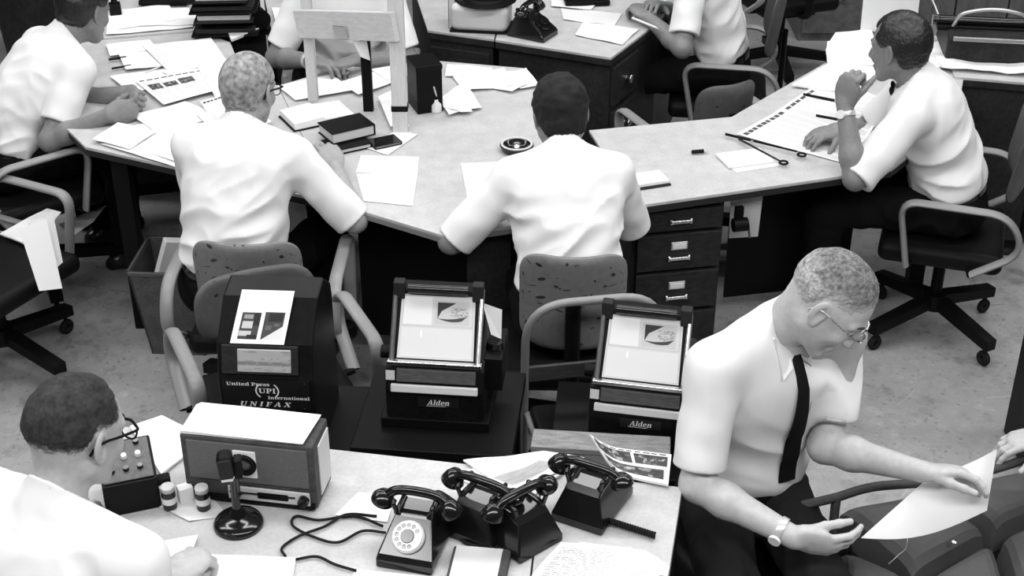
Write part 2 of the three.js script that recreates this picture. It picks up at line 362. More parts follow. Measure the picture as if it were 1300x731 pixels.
function person(o) {
  const yaw = o.yaw, toLocal = w => V(w[0], w[1], w[2]).sub(root).applyAxisAngle(V(0, 1, 0), -yaw);
  const dirLocal = w => vec(w).applyAxisAngle(V(0, 1, 0), -yaw).normalize();
  const lean1 = rad(o.lean1 ?? 10), lean2 = rad(o.lean2 ?? 20), sideLean = rad(o.side ?? 0), neckLean = rad(o.neck ?? (o.lean2 ?? 20) + 15), S = o.scale ?? 1;
  const dir = (a, b) => V(Math.sin(b) * Math.cos(a), Math.cos(a) * Math.cos(b), Math.sin(a)).normalize();
  const d1 = dir(lean1, sideLean), d2 = dir(lean2, sideLean), dn = dir(neckLean, sideLean * 0.6 + rad(o.neckSide ?? 0));
  const hipToHead = d1.clone().multiplyScalar(0.20).addScaledVector(d2, 0.32).addScaledVector(dn, 0.142).multiplyScalar(S);
  const hipY = o.head[1] - hipToHead.y;
  const root = V(o.head[0], 0, o.head[2]).sub(V(hipToHead.x, 0, hipToHead.z).applyAxisAngle(V(0, 1, 0), yaw));
  const G = thing('person', o.label, 'person', [root.x, 0, root.z], yaw, o.group);
  const P0 = V(0, hipY, 0), W = P0.clone().addScaledVector(d1, 0.20 * S), C = W.clone().addScaledVector(d2, 0.29 * S), N = C.clone().addScaledVector(d2, 0.03 * S);
  const tw = rad(o.twist ?? 0), X = V(Math.cos(tw), 0, -Math.sin(tw)); X.addScaledVector(d2, -X.dot(d2)).normalize();
  const F = X.clone().cross(d2).normalize(), X1 = V(1, 0, 0).addScaledVector(d1, -d1.x).normalize(), F1 = X1.clone().cross(d1).normalize();
  const Bc = [X, d2, F], Bp = [X1, d1, F1];
  const hc = N.clone().addScaledVector(dn, 0.142 * S);
  const sh = [1, -1].map(s => C.clone().addScaledVector(d2, -0.03).addScaledVector(X, s * (o.shoulder ?? 0.178)).addScaledVector(F, o.shrug ?? 0.02));
  // arms: index 0 is the left arm
  const arms = [o.left, o.right].map((a, i) => {
    const A = sh[i], L1 = 0.285, L2 = 0.255; let w = toLocal(a.wrist); let d = w.clone().sub(A), L = d.length();
    if (L > L1 + L2 - 0.004) { d.setLength(L1 + L2 - 0.004); w = A.clone().add(d); L = d.length(); }
    const u = d.clone().normalize(), hint = dirLocal(a.elbow); hint.addScaledVector(u, -hint.dot(u)).normalize();
    const c = clamp((L1 * L1 + L * L - L2 * L2) / (2 * L1 * L), -1, 1), E = A.clone().addScaledVector(u, L1 * c).addScaledVector(hint, L1 * Math.sqrt(1 - c * c));
    const fa = w.clone().sub(E).normalize();
    let f = a.fwd ? dirLocal(a.fwd) : fa.clone(), n = dirLocal(a.palm ?? [0, -1, 0]); n.addScaledVector(f, -n.dot(f)).normalize();
    const s = i === 0 ? n.clone().cross(f) : f.clone().cross(n);
    return { A, E, w, fa, f, n, s, curl: CURLS[a.curl ?? 'relaxed'], cuff: a.cuff ?? o.cuff ?? 0.82, a };
  });
  const knees = [1, -1].map((s, i) => V(s * (o.kneeX?.[i] ?? 0.13), Math.max(0.43, hipY - 0.03), o.kneeZ?.[i] ?? 0.43));
  const ankles = [1, -1].map((s, i) => V(s * (o.footX?.[i] ?? 0.13), 0.095, o.footZ?.[i] ?? 0.42));
  const hips = [1, -1].map(s => P0.clone().addScaledVector(X1, s * 0.088));
  const tone = o.skin ?? 0.34, skinCol = (x, y, z) => tone * (1 + 0.07 * noise(x * 40, y * 40, z * 40) + 0.05 * noise(x * 140, y * 140, z * 140));
  const fine = o.fine ?? 0.0045;
  // body: coarse under the clothes, fine at head and hands, all one mesh
  const geos = [];
  const torsoP = [ell(P0.clone().addScaledVector(d1, 0.04), 0.145, 0.13, 0.10, Bp), ell(W, 0.132, 0.15, 0.095, Bp), ell(W.clone().addScaledVector(d2, 0.15), 0.155, 0.17, 0.10, Bc), cone(sh[0], sh[1], 0.045, 0.045), cone(C, N, 0.06, 0.055)];
  for (let i = 0; i < 2; i++) torsoP.push(cone(hips[i], knees[i], 0.066, 0.05), cone(knees[i], ankles[i], 0.048, 0.036), cone(sh[i], arms[i].E, 0.045, 0.034));
  geos.push(polygonize(blend(torsoP, 0.04), bounds(torsoP, 0.03), 0.016, skinCol));
  const Rh = new THREE.Matrix4().makeRotationFromEuler(new THREE.Euler(rad(o.pitch ?? 20), rad(o.turn ?? 0), rad(o.roll ?? 0), 'YXZ'));
  const Hm = Rh.clone().setPosition(hc), toHead = Hm.clone().invert();
  const neckH = N.clone().addScaledVector(d2, -0.01).applyMatrix4(toHead);
  const hf = headField(neckH);
  const lip = (x, y, z) => 1 - 0.28 * sstep(0.012, 0.004, Math.abs(y + 0.064)) * sstep(0.026, 0.018, Math.abs(x)) * sstep(0.07, 0.08, z);
  const hg = polygonize(hf, new THREE.Box3(V(-0.11, Math.min(-0.17, neckH.y - 0.05), Math.min(-0.14, neckH.z - 0.07)), V(0.11, 0.15, 0.14)), fine, (x, y, z) => skinCol(x, y, z) * lip(x, y, z));
  hg.applyMatrix4(Hm); geos.push(hg);
  for (let i = 0; i < 2; i++) {
    const a = arms[i], mid = a.E.clone().lerp(a.w, 0.3);
    const P = [cone(a.A.clone().lerp(a.E, 0.55), a.E, 0.043, 0.039), cone(a.E, mid, 0.040, 0.041), cone(mid, a.w, 0.041, 0.0265)];
    P.forEach(p => { p.k = 0.02; });
    P.push(...fingers(a.w, a.f, a.n, a.s, a.curl.c, a.a.spread ?? 0.06, a.curl.t));
    geos.push(polygonize(blend(P, 0.01), bounds(P, 0.012), fine, skinCol));
  }
  mesh('body', [mergeGeometries(geos)], skinMat, G);
  // shirt
  const TP = [ell(P0.clone().addScaledVector(d1, 0.09), 0.172, 0.11, 0.132, Bp), ell(W, 0.162, 0.16, 0.128, Bp), ell(W.clone().addScaledVector(d2, 0.14), 0.182, 0.19, 0.132, Bc), ell(C.clone().addScaledVector(d2, -0.07), 0.18, 0.10, 0.105, Bc)];
  for (const s of [0, 1]) TP.push(cone(N.clone().addScaledVector(d2, -0.005).addScaledVector(X, (s ? -1 : 1) * 0.02), sh[s].clone().addScaledVector(d2, 0.004), 0.060, 0.058));
  if (o.belly) TP.push(ell(W.clone().addScaledVector(F1, 0.04), 0.16, 0.14, 0.10 + o.belly, Bp));
  TP.forEach(p => { p.k = 0.05; });
  const SP = [];
  for (const a of arms) {
    const ax = a.E.clone().sub(a.A), L = ax.length(); ax.normalize();
    if (a.cuff <= 1) {
      const end = a.A.clone().addScaledVector(ax, L * 1.02).add(V(0, -0.008, 0)), cut = L * a.cuff, c0 = cone(a.A, end, 0.066, o.sleeve ?? 0.064), arm = cone(a.A, a.E, 0.047, 0.043);
      const A = a.A, fl = c0.f;
      SP.push({ c: c0.c, R: c0.R, k: 0.035, f(x, y, z) {
        const t = (x - A.x) * ax.x + (y - A.y) * ax.y + (z - A.z) * ax.z;
        let d = smax(fl(x, y, z) + 0.004 * noise(x * 9 + (o.foldSeed ?? 1) * 9, y * 9, z * 9), t - cut, 0.008);
        if (t > cut - 0.05) d = smax(d, -Math.max(arm.f(x, y, z), cut - 0.035 - t), 0.005);
        return d; } });
    } else {
      const B = a.E.clone().lerp(a.w, a.cuff - 1), bx = B.clone().sub(a.E).normalize(), c0 = cone(a.E, a.w, 0.058, 0.045), cut = a.E.distanceTo(B), E = a.E;
      SP.push({ ...cone(a.A, a.E, 0.066, 0.059), k: 0.035 });
      SP.push({ c: c0.c, R: c0.R, k: 0.03, f: (x, y, z) => smax(c0.f(x, y, z), (x - E.x) * bx.x + (y - E.y) * bx.y + (z - E.z) * bx.z - cut, 0.008) });
    }
  }
  const colTop = N.clone().addScaledVector(dn, 0.036).addScaledVector(F, -0.006), nAx = dn.clone().multiplyScalar(0.9).addScaledVector(F, 0.36).normalize();
  TP.push({ ...cone(N.clone().addScaledVector(d2, -0.03), colTop.clone().addScaledVector(dn, 0.02), 0.070, 0.066), k: 0.02 });
  const hem = P0.clone().addScaledVector(d1, o.hem ?? 0.05), tb = blend(TP, 0.05), fs = (o.foldSeed ?? 1) * 17.3, amp = o.folds ?? 1;
  const inner = cone(N.clone().addScaledVector(dn, -0.02), hc, 0.0605, 0.0605);
  const shirtF = (x, y, z) => {
    let d = tb(x, y, z);
    const up = (x - hem.x) * d1.x + (y - hem.y) * d1.y + (z - hem.z) * d1.z;
    const tc = (x - colTop.x) * nAx.x + (y - colTop.y) * nAx.y + (z - colTop.z) * nAx.z;
    if (Math.abs(d) < 0.07) {
      const low = sstep(0.42, 0.05, up), calm = sstep(-0.03, -0.10, tc) * amp;
      const q = noise(x * 3.2 + fs, y * 7.5 + 3.5 * x, z * 3.2 - fs), q2 = noise(x * 7 - fs, y * 5 + z * 6, z * 7 + fs);
      d += calm * ((0.003 + 0.010 * low) * (Math.sqrt(q * q + 0.006) * 2 - 0.55) + 0.003 * (Math.sqrt(q2 * q2 + 0.02) * 2 - 0.5));
    }
    for (const p of SP) d = smin(d, p.f(x, y, z), p.k);
    d = smax(d, tc, 0.006); if (tc > -0.02) d = smax(d, -inner.f(x, y, z), 0.003);
    return smax(d, -up - 0.006 * noise(x * 12, fs, z * 12), 0.012);
  };
  mesh('shirt', [polygonize(shirtF, bounds([...TP, ...SP], 0.02), o.shirtGrid ?? 0.008)], o.cloth ?? M.cloth, G);
  // trousers, belt, shoes
  const waist = P0.clone().addScaledVector(d1, 0.075), pel = ell(P0.clone().addScaledVector(d1, -0.01), 0.165, 0.125, 0.128, Bp), pf = pel.f;
  const LP = [{ ...pel, f: (x, y, z) => smax(pf(x, y, z), (x - waist.x) * d1.x + (y - waist.y) * d1.y + (z - waist.z) * d1.z, 0.006) }];
  for (let i = 0; i < 2; i++) LP.push({ ...cone(hips[i], knees[i], 0.088, 0.070), k: 0.05 }, { ...cone(knees[i], ankles[i].clone().lerp(knees[i], 0.03), 0.070, 0.058), k: 0.04 });
  const lb = blend(LP, 0.05);
  mesh('trousers', [polygonize((x, y, z) => {
    let d = lb(x, y, z); if (Math.abs(d) > 0.05) return d;
    d += 0.006 * (Math.abs(noise(x * 9 + fs, y * 9, z * 7)) * 2 - 0.5);
    return smax(d, 0.075 - y, 0.006);
  }, bounds(LP, 0.015), 0.012)], o.trousers ?? M.trousers, G);
  const bm = new THREE.Matrix4().makeBasis(X1, d1, F1).setPosition(P0.clone().addScaledVector(d1, 0.058));
  mesh('belt', [lathe([[0.985, -0.017], [1.02, -0.017], [1.02, 0.017], [0.985, 0.017], [0.985, -0.017]], 0, 0, 0, 40).scale(0.162, 1, 0.126).applyMatrix4(bm)], M.bakelite, G);
  for (let i = 0; i < 2; i++) {
    const k = ankles[i], fd = V((i ? -1 : 1) * 0.2, 0, 1).normalize(), q = (t, y) => V(k.x, y, k.z).addScaledVector(fd, t);
    const P = [cone(q(-0.055, 0.04), q(0.02, 0.045), 0.036, 0.040), cone(q(0.0, 0.04), q(0.16, 0.030), 0.040, 0.040), cone(q(0.0, 0.06), q(0.0, 0.11), 0.04, 0.038)]; P.forEach(p => { p.k = 0.03; });
    const f = blend(P, 0.03); mesh('shoe', [polygonize((x, y, z) => smax(f(x, y, z), 0.003 - y, 0.006), bounds(P, 0.01), 0.009)], M.shoe, G);
  }
  // hair as a layer over the skull
  const h = o.hair, region = h.region ?? ((x, y, z) => hairLine(x, y, z, h.front, h.nape, h.temple));
  const tk = h.t ?? 0.012, hb = [...skull, { ...cone(V(0, -0.045, -0.032), neckH, 0.054, 0.058), k: 0.03 }], hbf = blend(hb, 0.03);
  const hfld = (x, y, z) => { const b = hbf(x, y, z); if (b > 0.05 || b < -0.04) return b;
    const r = region(x, y, z) + (h.feather ?? 0.004) * (noise(x * 60, y * 60, z * 60) + 0.7 * noise(x * 150, y * 100, z * 150)), n = 1 + (h.rough ?? 0.12) * noise(x * 20 + fs, y * 24, z * 16) + 0.05 * noise(x * 90, y * 40, z * 60);
    return b - (tk * n * sstep(-0.004, h.fade ?? 0.022, r) - 0.004 * (r < 0 ? 1 : 0) - 0.002 + 0.002 * sstep(0, 0.01, r)); };
  const hc2 = h.colour ?? ((x, y, z) => h.tone * (1 + 0.35 * noise(x * 120, y * 35, z * 90)));
  const hairC = h.mix ? (x, y, z) => lerp(tone * 0.8, hc2(x, y, z), sstep(0, h.mix, region(x, y, z) + 0.006 * noise(x * 130, y * 130, z * 130))) : hc2;
  const hairG = polygonize(hfld, new THREE.Box3(V(-0.11, -0.13, -0.145), V(0.11, 0.16, 0.12)), fine * 0.95, hairC);
  mesh('hair', [hairG.applyMatrix4(Hm)], h.gloss ? hairMat : hairMatt, G);
  // face
  if (o.face !== false) {
    for (const s of [-1, 1]) {
      const e = mesh('eye', [new THREE.SphereGeometry(0.0122, 18, 12).translate(s * 0.031, 0.009, 0.0735).applyMatrix4(Hm)], eyeMat, G);
      mesh('iris', [at(new THREE.SphereGeometry(0.0058, 12, 8).scale(1, 1, 0.35), s * 0.031, 0.006, 0.0848).applyMatrix4(Hm)], irisMat, e);
      mesh('eyebrow', [tube([[s * 0.013, 0.031, 0.0925], [s * 0.03, 0.036, 0.087], [s * 0.05, 0.031, 0.071]], 0.0034, 10, false, 0.5, 6).scale(1, 1, 1).applyMatrix4(Hm)], grey(h.brow ?? 0.03, 0.9), G);
    }
  }
  if (o.glasses) {
    const q = o.glasses, fr = [], lens = [];
    const topT = q.browline ? 0.0032 : 0.0016;
    for (const s of [-1, 1]) {
      const ring = [], n = 20; for (let k = 0; k < n; k++) { const a = k / n * 6.2832; ring.push([s * 0.033 + 0.0235 * Math.sign(Math.cos(a)) * Math.abs(Math.cos(a)) ** 0.75, 0.004 + 0.019 * Math.sign(Math.sin(a)) * Math.abs(Math.sin(a)) ** 0.85, 0.107 - 0.10 * (0.033 * 0 + Math.abs(s * 0.033 + 0.0235 * Math.cos(a)) ** 2 * 3)]); }
      fr.push(tube(ring, q.rim ?? 0.0016, 40, true, 0.5, 6));
      fr.push(tube([[s * 0.011, 0.019, 0.107], [s * 0.035, 0.024, 0.106], [s * 0.062, 0.020, 0.098]], topT, 14, false, 0.5, 6));
      fr.push(tube([[s * 0.062, 0.019, 0.099], [s * 0.074, 0.019, 0.085], [s * 0.082, 0.017, 0.03], [s * 0.084, 0.016, 0.0], [s * 0.081, 0.006, -0.024], [s * 0.077, -0.012, -0.034]], q.temple ?? 0.0024, 30, false, 0.5, 6));
      lens.push(at(new THREE.CircleGeometry(1, 24).scale(0.0225, 0.0178, 1), s * 0.033, 0.004, 0.1045));
    }
    fr.push(tube([[-0.012, 0.010, 0.107], [0, 0.014, 0.110], [0.012, 0.010, 0.107]], 0.0018, 10, false, 0.5, 6));
    const g = mesh('glasses', fr.map(x => x.applyMatrix4(Hm)), q.mat ?? M.black, G);
    for (const l of lens) mesh('lens', [l.applyMatrix4(Hm)], lensMat, g);
  }
  for (const i of [0, 1]) if (arms[i].a.watch) {
    const a = arms[i], c = a.w.clone().addScaledVector(a.fa, -0.034), wn = a.n.clone().addScaledVector(a.fa, -a.n.dot(a.fa)).normalize(), B = new THREE.Matrix4().makeBasis(a.fa.clone().cross(wn), a.fa, wn).setPosition(c);
    const w = mesh('wristwatch', [lathe([[0.0295, -0.008], [0.0335, -0.008], [0.0335, 0.008], [0.0295, 0.008], [0.0295, -0.008]]).applyMatrix4(B)], grey(0.7, 0.3, { metalness: 0.4 }), G);
    mesh('watch_face', [at(new THREE.CylinderGeometry(0.015, 0.015, 0.007, 24), 0, 0, -0.0345, Math.PI / 2).applyMatrix4(B)], M.white, w);
  }
  const march = (p, d, max = 0.4) => { let t = 0; for (let k = 0; k < 60 && t < max; k++) { const s = shirtF(p.x + d.x * t, p.y + d.y * t, p.z + d.z * t); if (s < 0.0006) break; t += Math.max(0.0008, s * 0.6); } return p.clone().addScaledVector(d, t); };
  if (o.tie) {
    const n = 14, pts = [], back = F.clone().negate(), st = N.clone().addScaledVector(F, 0.2).addScaledVector(d2, -0.005), len = o.tie.length ?? 0.40;
    for (let k = 0; k <= n; k++) {
      const t = k / n, p = st.clone().addScaledVector(d2, -len * t).addScaledVector(F, 0.05).addScaledVector(X, (o.tie.shift ?? 0) * t);
      pts.push(march(p, back).addScaledVector(F, 0.004 + 0.006 * Math.sin(t * 3)));
    }
    const hw = t => t < 0.06 ? 0.017 : lerp(0.014, o.tie.width ?? 0.026, sstep(0.06, 0.8, t));
    const pos = [], ix = [];
    pts.forEach((p, k) => { const w = hw(k / n), th = k < 1 ? 0.008 : 0.0025; for (const [a, b] of [[-1, -1], [-1, 0.6], [0, 1], [1, 0.6], [1, -1]]) { const q = p.clone().addScaledVector(X, a * w).addScaledVector(F, b * th); pos.push(q.x, q.y, q.z); } });
    for (let k = 0; k < n; k++) for (let j = 0; j < 5; j++) { const a = k * 5 + j, b = k * 5 + (j + 1) % 5; ix.push(a, b, a + 5, b, b + 5, a + 5); }
    const g = new THREE.BufferGeometry(); g.setAttribute('position', new THREE.Float32BufferAttribute(pos, 3)); g.setIndex(ix); g.computeVertexNormals();
    const t = mesh('necktie', [g], M.tie, G);
    const kn = pts[0]; mesh('knot', [new THREE.SphereGeometry(1, 16, 12).scale(0.018, 0.018, 0.012).applyMatrix4(new THREE.Matrix4().makeBasis(X, d2, F).setPosition(kn.clone().addScaledVector(F, 0.003)))], M.tie, t);
  }
  if (o.collar) for (const s of [-1, 1]) {          // pointed collar wings either side of the knot
    const top = N.clone().addScaledVector(d2, 0.012), back = F.clone().negate();
    const q = (a, b, lift) => march(top.clone().addScaledVector(X, s * a).addScaledVector(d2, b).addScaledVector(F, 0.25), back).addScaledVector(F, lift);
    const pa = q(0.008, -0.006, 0.010), pb = q(0.062, 0.012, 0.006), pc = q(0.050, -0.072, 0.007), pd = q(0.020, -0.05, 0.009);
    const pos = []; for (const l of [0.002, -0.004]) for (const p of [pa, pb, pc, pd]) { const r = p.clone().addScaledVector(F, l); pos.push(r.x, r.y, r.z); }
    const g = new THREE.BufferGeometry(); g.setAttribute('position', new THREE.Float32BufferAttribute(pos, 3));
    g.setIndex([0, 1, 2, 0, 2, 3, 4, 6, 5, 4, 7, 6, 0, 4, 1, 1, 4, 5, 1, 5, 2, 2, 5, 6, 2, 6, 3, 3, 6, 7, 3, 7, 0, 0, 7, 4]);
    const g2 = g.toNonIndexed(); g2.computeVertexNormals(); mesh('collar', [g2], o.cloth ?? M.cloth, G);
  }
  if (o.bowtie) {
    const p = march(N.clone().addScaledVector(F, 0.25).addScaledVector(d2, 0.0), F.clone().negate()).addScaledVector(F, 0.006), B = new THREE.Matrix4().makeBasis(X, d2, F).setPosition(p);
    mesh('bow_tie', [1, -1].map(s => at(new THREE.SphereGeometry(1, 12, 8).scale(0.028, 0.017, 0.008), s * 0.028, 0, 0, 0, 0, s * 0.15).applyMatrix4(B)).concat([box(0.014, 0.016, 0.014, 0, 0, 0.003).applyMatrix4(B)]), M.tie, G);
  }
  if (o.pocket) {
    const gp = [], back = F.clone().negate(), n = 6;
    const base = W.clone().addScaledVector(d2, 0.14), pos = [], ix = [];
    for (let j = 0; j <= n; j++) for (let i = 0; i <= n; i++) { const p = march(base.clone().addScaledVector(X, 0.045 + 0.095 * i / n).addScaledVector(d2, -0.06 + 0.115 * j / n).addScaledVector(F, 0.25), back).addScaledVector(F, 0.0035); pos.push(p.x, p.y, p.z); }
    for (let j = 0; j < n; j++) for (let i = 0; i < n; i++) { const a = j * (n + 1) + i; ix.push(a, a + 1, a + n + 1, a + 1, a + n + 2, a + n + 1); }
    const g = new THREE.BufferGeometry(); g.setAttribute('position', new THREE.Float32BufferAttribute(pos, 3)); g.setIndex(ix); g.computeVertexNormals(); mesh('shirt_pocket', [g], o.cloth ?? M.cloth, G);
  }
  G.userData.pose = undefined; delete G.userData.pose;
  if (o.debug) console.log(arms.map((a, i) => toLocal([o.left, o.right][i].wrist).distanceTo(a.A).toFixed(2)).join(' '), o.debug, 'hipY', hipY.toFixed(3), 'root', root.toArray().map(v => v.toFixed(2)).join(','));
  return { G, root, hipY };
}
const seats = [];                                    // where each person sits, for the chairs below
const P1 = person({ head: [-1.633, 1.05, -5.267], yaw: rad(128), lean1: 34, lean2: 44, neck: 46, pitch: 22, turn: 20, foldSeed: 1, skin: 0.2,
  label: 'dark-haired man in white short-sleeved shirt leaning on the paper-strewn table with hands clasped',
  left: { wrist: [-1.465, 0.8, -5.059], elbow: [-0.3, -1, 0.2], fwd: [0.6, 0.1, 0.8], palm: [-0.3, -0.3, -0.9], curl: 'fist' },
  right: { wrist: [-1.48, 0.79, -4.872], elbow: [-0.5, -1, 0.8], fwd: [0.9, 0.05, -0.5], palm: [0, -0.3, -1], curl: 'fist', cuff: 0.75 },
  hair: { tone: 0.012, t: 0.015, gloss: true, nape: -0.06 } });
const P2 = person({ head: [-0.853, 1.1, -4.339], yaw: rad(166), lean1: 12, lean2: 28, neck: 36, pitch: 16, turn: -8, foldSeed: 2, belly: 0.03, scale: 0.97, shoulder: 0.178,
  label: 'grey-haired man in baggy white shirt seen from behind, seated beside the stacked books',
  left: { wrist: [-0.86, 0.8, -4.448], elbow: [-1, -0.6, 0.4], palm: [0, -1, 0] },
  right: { wrist: [-0.6, 0.8, -4.404], elbow: [0.9, -1, 0.9], palm: [0, -1, 0], cuff: 1.0 },
  hair: { t: 0.006, front: 0.08, feather: 0.007, mix: 0.02, colour: (x, y, z) => 0.27 + 0.14 * noise(x * 40, y * 40, z * 40) + 0.07 * noise(x * 120, y * 90, z * 90), brow: 0.3 }, glasses: { temple: 0.003 } });
const P3 = person({ head: [0.152, 1.07, -4.203], yaw: rad(186), scale: 0.96, shoulder: 0.158, lean1: 14, lean2: 34, neck: 44, pitch: 30, turn: 4, foldSeed: 3, skin: 0.22,
  label: 'man with thick black hair and white shirt seen from behind, writing near the ashtray',
  left: { wrist: [-0.026, 0.8, -4.205], elbow: [-1, -0.7, 0.7], palm: [0, -1, 0], cuff: 0.98 },
  right: { wrist: [0.252, 0.8, -4.385], elbow: [0.6, -1, 0.1], palm: [0, -1, 0], cuff: 0.98 },
  hair: { tone: 0.004, t: 0.013, rough: 0.3, nape: -0.07 } });
const P4 = person({ head: [1.344, 1.1, -4.727], yaw: rad(252), lean1: 16, lean2: 28, neck: 32, pitch: 12, turn: -28, scale: 0.92, foldSeed: 4, skin: 0.2, shoulder: 0.19,
  label: 'man with slicked dark hair, white shirt and bow tie resting his chin on his hand',
  left: { wrist: [1.128, 0.98, -4.521], elbow: [-0.3, -1, 0.6], fwd: [0.1, 1, -0.05], palm: [0.7, 0.2, -0.8], curl: 'fist', watch: true, cuff: 1.0 },
  right: { wrist: [1.165, 0.79, -4.736], elbow: [0.2, -1, -1], fwd: [-0.8, 0, 0.5], palm: [0, -1, 0], curl: 'relaxed' },
  bowtie: true, hair: { tone: 0.012, t: 0.011, gloss: true, rough: 0.1, region: (x, y, z) => Math.min(hairLine(x, y, z, 0.075, -0.06, 0.02), 0.02 - 0.05 * sstep(0.03, 0.0, Math.abs(Math.abs(x) - 0.045)) * sstep(0.02, 0.05, z)) } });
const P5 = person({ head: [0.733, 1.18, -2.856], yaw: rad(24), lean1: 4, lean2: 12, side: 1.5, scale: 1.04, shoulder: 0.188, neck: 38, neckSide: 28, pitch: 42, turn: 40, roll: -6, fine: 0.0032, shirtGrid: 0.006, foldSeed: 5, folds: 0.5, skin: 0.5,
  label: 'crew-cut man in glasses, white shirt and dark necktie reading a sheet of paper',
  right: { wrist: [0.656, 0.7, -2.598], elbow: [-1, -0.7, -0.1], fwd: [1, -0.15, 0.15], palm: [0.1, 0.35, -1], curl: 'hold', watch: true, cuff: 0.86 },
  left: { wrist: [0.97, 0.79, -2.732], elbow: [-0.3, -1, 0.2], fwd: [1, 0.05, 0.1], palm: [0, -0.9, 0.5], curl: 'hold', cuff: 0.72 },
  kneeX: [-0.02, 0.27], footX: [-0.02, 0.27], tie: { length: 0.40, shift: 0.035, width: 0.024 }, collar: true, pocket: true, trousers: M.trousersGrey,
  hair: { t: 0.0045, rough: 0.5, fade: 0.05, feather: 0.008, mix: 0.05, front: 0.078, temple: 0.040, nape: -0.02, brow: 0.06,
    colour: (x, y, z) => { const s = sstep(0.03, 0.09, y); return lerp(0.34, 0.15, s) * (1 + 0.55 * noise(x * 110, y * 110, z * 110) + 0.35 * noise(x * 45, y * 45, z * 45)); } },
  glasses: { mat: M.chrome, browline: true, rim: 0.0014 } });
const P6 = person({ head: [-0.871, 1.18, -2.339], yaw: rad(150), lean1: 8, lean2: 22, neck: 34, pitch: 20, turn: -4, fine: 0.0035, shirtGrid: 0.007, foldSeed: 6, skin: 0.44, scale: 1.03, shoulder: 0.2,
  label: 'balding man in dark-rimmed glasses and white shirt bent over the desk by the microphone',
  left: { wrist: [-1.036, 0.8, -2.505], elbow: [-1, -1, -0.3], fwd: [0.3, 0, -1], palm: [0, -1, 0] },
  right: { wrist: [-0.732, 0.8, -2.341], elbow: [0, -1, 1], fwd: [0.6, 0, -0.9], palm: [0, -1, 0], curl: 'pinch', cuff: 1.0 },
  hair: { t: 0.007, rough: 0.3, fade: 0.035, feather: 0.007, mix: 0.02, region: (x, y, z) => Math.min(hairLine(x, y, z, 0.06, -0.01, 0.035), 0.055 - z),
    colour: (x, y, z) => 0.02 * (1 + 0.6 * noise(x * 90, y * 90, z * 90) + 0.4 * noise(x * 30, y * 30, z * 30)) }, glasses: { temple: 0.0032, rim: 0.0022, browline: true } });
const P7 = person({ head: [0.692, 1.14, -6.057], yaw: rad(262), lean1: 12, lean2: 22, pitch: 25, foldSeed: 7, skin: 0.2,
  label: 'man in white shirt seated at the steel desk with three drawer knobs',
  left: { wrist: [0.582, 0.8, -5.909], elbow: [0.2, -0.8, 1], palm: [0, -1, 0], curl: 'pinch', cuff: 0.8 },
  right: { wrist: [0.638, 0.8, -6.053], elbow: [0.3, -0.8, -1], palm: [0, -1, 0] }, hair: { tone: 0.02, t: 0.012 } });
const P8 = person({ head: [-0.673, 1.18, -5.565], yaw: rad(2), shoulder: 0.165, lean1: 10, lean2: 16, pitch: 28, foldSeed: 8, skin: 0.2,
  label: 'man in white shirt with hands together on the table behind the pale wooden rack',
  left: { wrist: [-0.622, 0.8, -5.405], elbow: [1, -1, -0.3], fwd: [-0.7, 0, 0.7], palm: [0, -1, 0.2], curl: 'fist' },
  right: { wrist: [-0.79, 0.8, -5.387], elbow: [-1, -1, -0.3], fwd: [0.9, 0, 0.5], palm: [0, -1, 0.2], curl: 'relaxed', watch: true }, hair: { tone: 0.02, t: 0.012 } });
const P9 = person({ head: [1.763, 1.17, -2.877], yaw: rad(-8), lean1: 8, lean2: 16, pitch: 20, foldSeed: 9, skin: 0.4, fine: 0.0055, shirtGrid: 0.011,
  label: 'person reaching in with one hand on the arm rail of the leather seat',
  right: { wrist: [1.406, 0.655, -3.051], elbow: [0.3, -1, -0.3], fwd: [-1, -0.05, 0.1], palm: [0, -1, 0], curl: 'relaxed' },
  left: { wrist: [1.983, 0.62, -3.085], elbow: [0.8, -1, -0.6], palm: [0, -1, 0] }, hair: { tone: 0.02, t: 0.012 } });
// ---------------------------------------------------------------- tables and desks
function tabletop(name, poly, label, y1 = 0.75, t = 0.035, mat = M.lino, edgeMat = M.edge) {
  const o = thing(name, label, 'table');
  mesh('tabletop', [boxUV(slab(poly, y1 - 0.012, y1, 0.002), 1.6)], mat, o);
  mesh('edge_band', [slab(poly, y1 - t, y1 - 0.012, 0.002)], edgeMat, o);
  return o;
}
const leg = (o, x, z, h, mat = M.steelDark) => mesh('leg', [box(0.06, h, 0.06, x, h / 2, z)], mat, o);
// long horseshoe table, left arm
const tLeft = tabletop('table', [[-1.524, -4.681], [-0.585, -4.236], [-0.92, -5.262], [-1.072, -5.379], [-1.188, -5.746], [-1.344, -5.871], [-1.726, -5.774], [-1.939, -5.68], [-1.856, -5.166]], 'long pale table arm covered with newspapers beside the wastepaper basket');
for (const p of [[-1.407, -4.688], [-1.197, -5.662], [-1.841, -5.5]]) leg(tLeft, p[0], p[1], 0.715);
mesh('support_panel', [slab([[-0.952, -4.491], [-0.864, -4.447], [-0.872, -4.588], [-0.96, -4.621]], 0, 0.715)], M.steelDark, tLeft);
const tMid = tabletop('table', [[-0.582, -4.233], [-0.214, -4.003], [0.005, -4.073], [0.155, -4.588], [0.123, -5.23], [0.044, -5.447], [-0.338, -5.535], [-0.626, -5.517], [-0.917, -5.258]], 'pale middle section of the table with the wooden rack and ashtray', 0.75, 0.03, M.lino, M.edgeLight);
mesh('support_panel', [slab([[-0.147, -4.089], [-0.005, -4.122], [0.013, -4.173], [-0.128, -4.15]], 0, 0.715)], M.steel, tMid);
mesh('modesty_panel', [slab([[-0.538, -4.428], [-0.027, -4.367], [-0.027, -4.41], [-0.542, -4.472]], 0.12, 0.72)], M.steelDark, tMid);
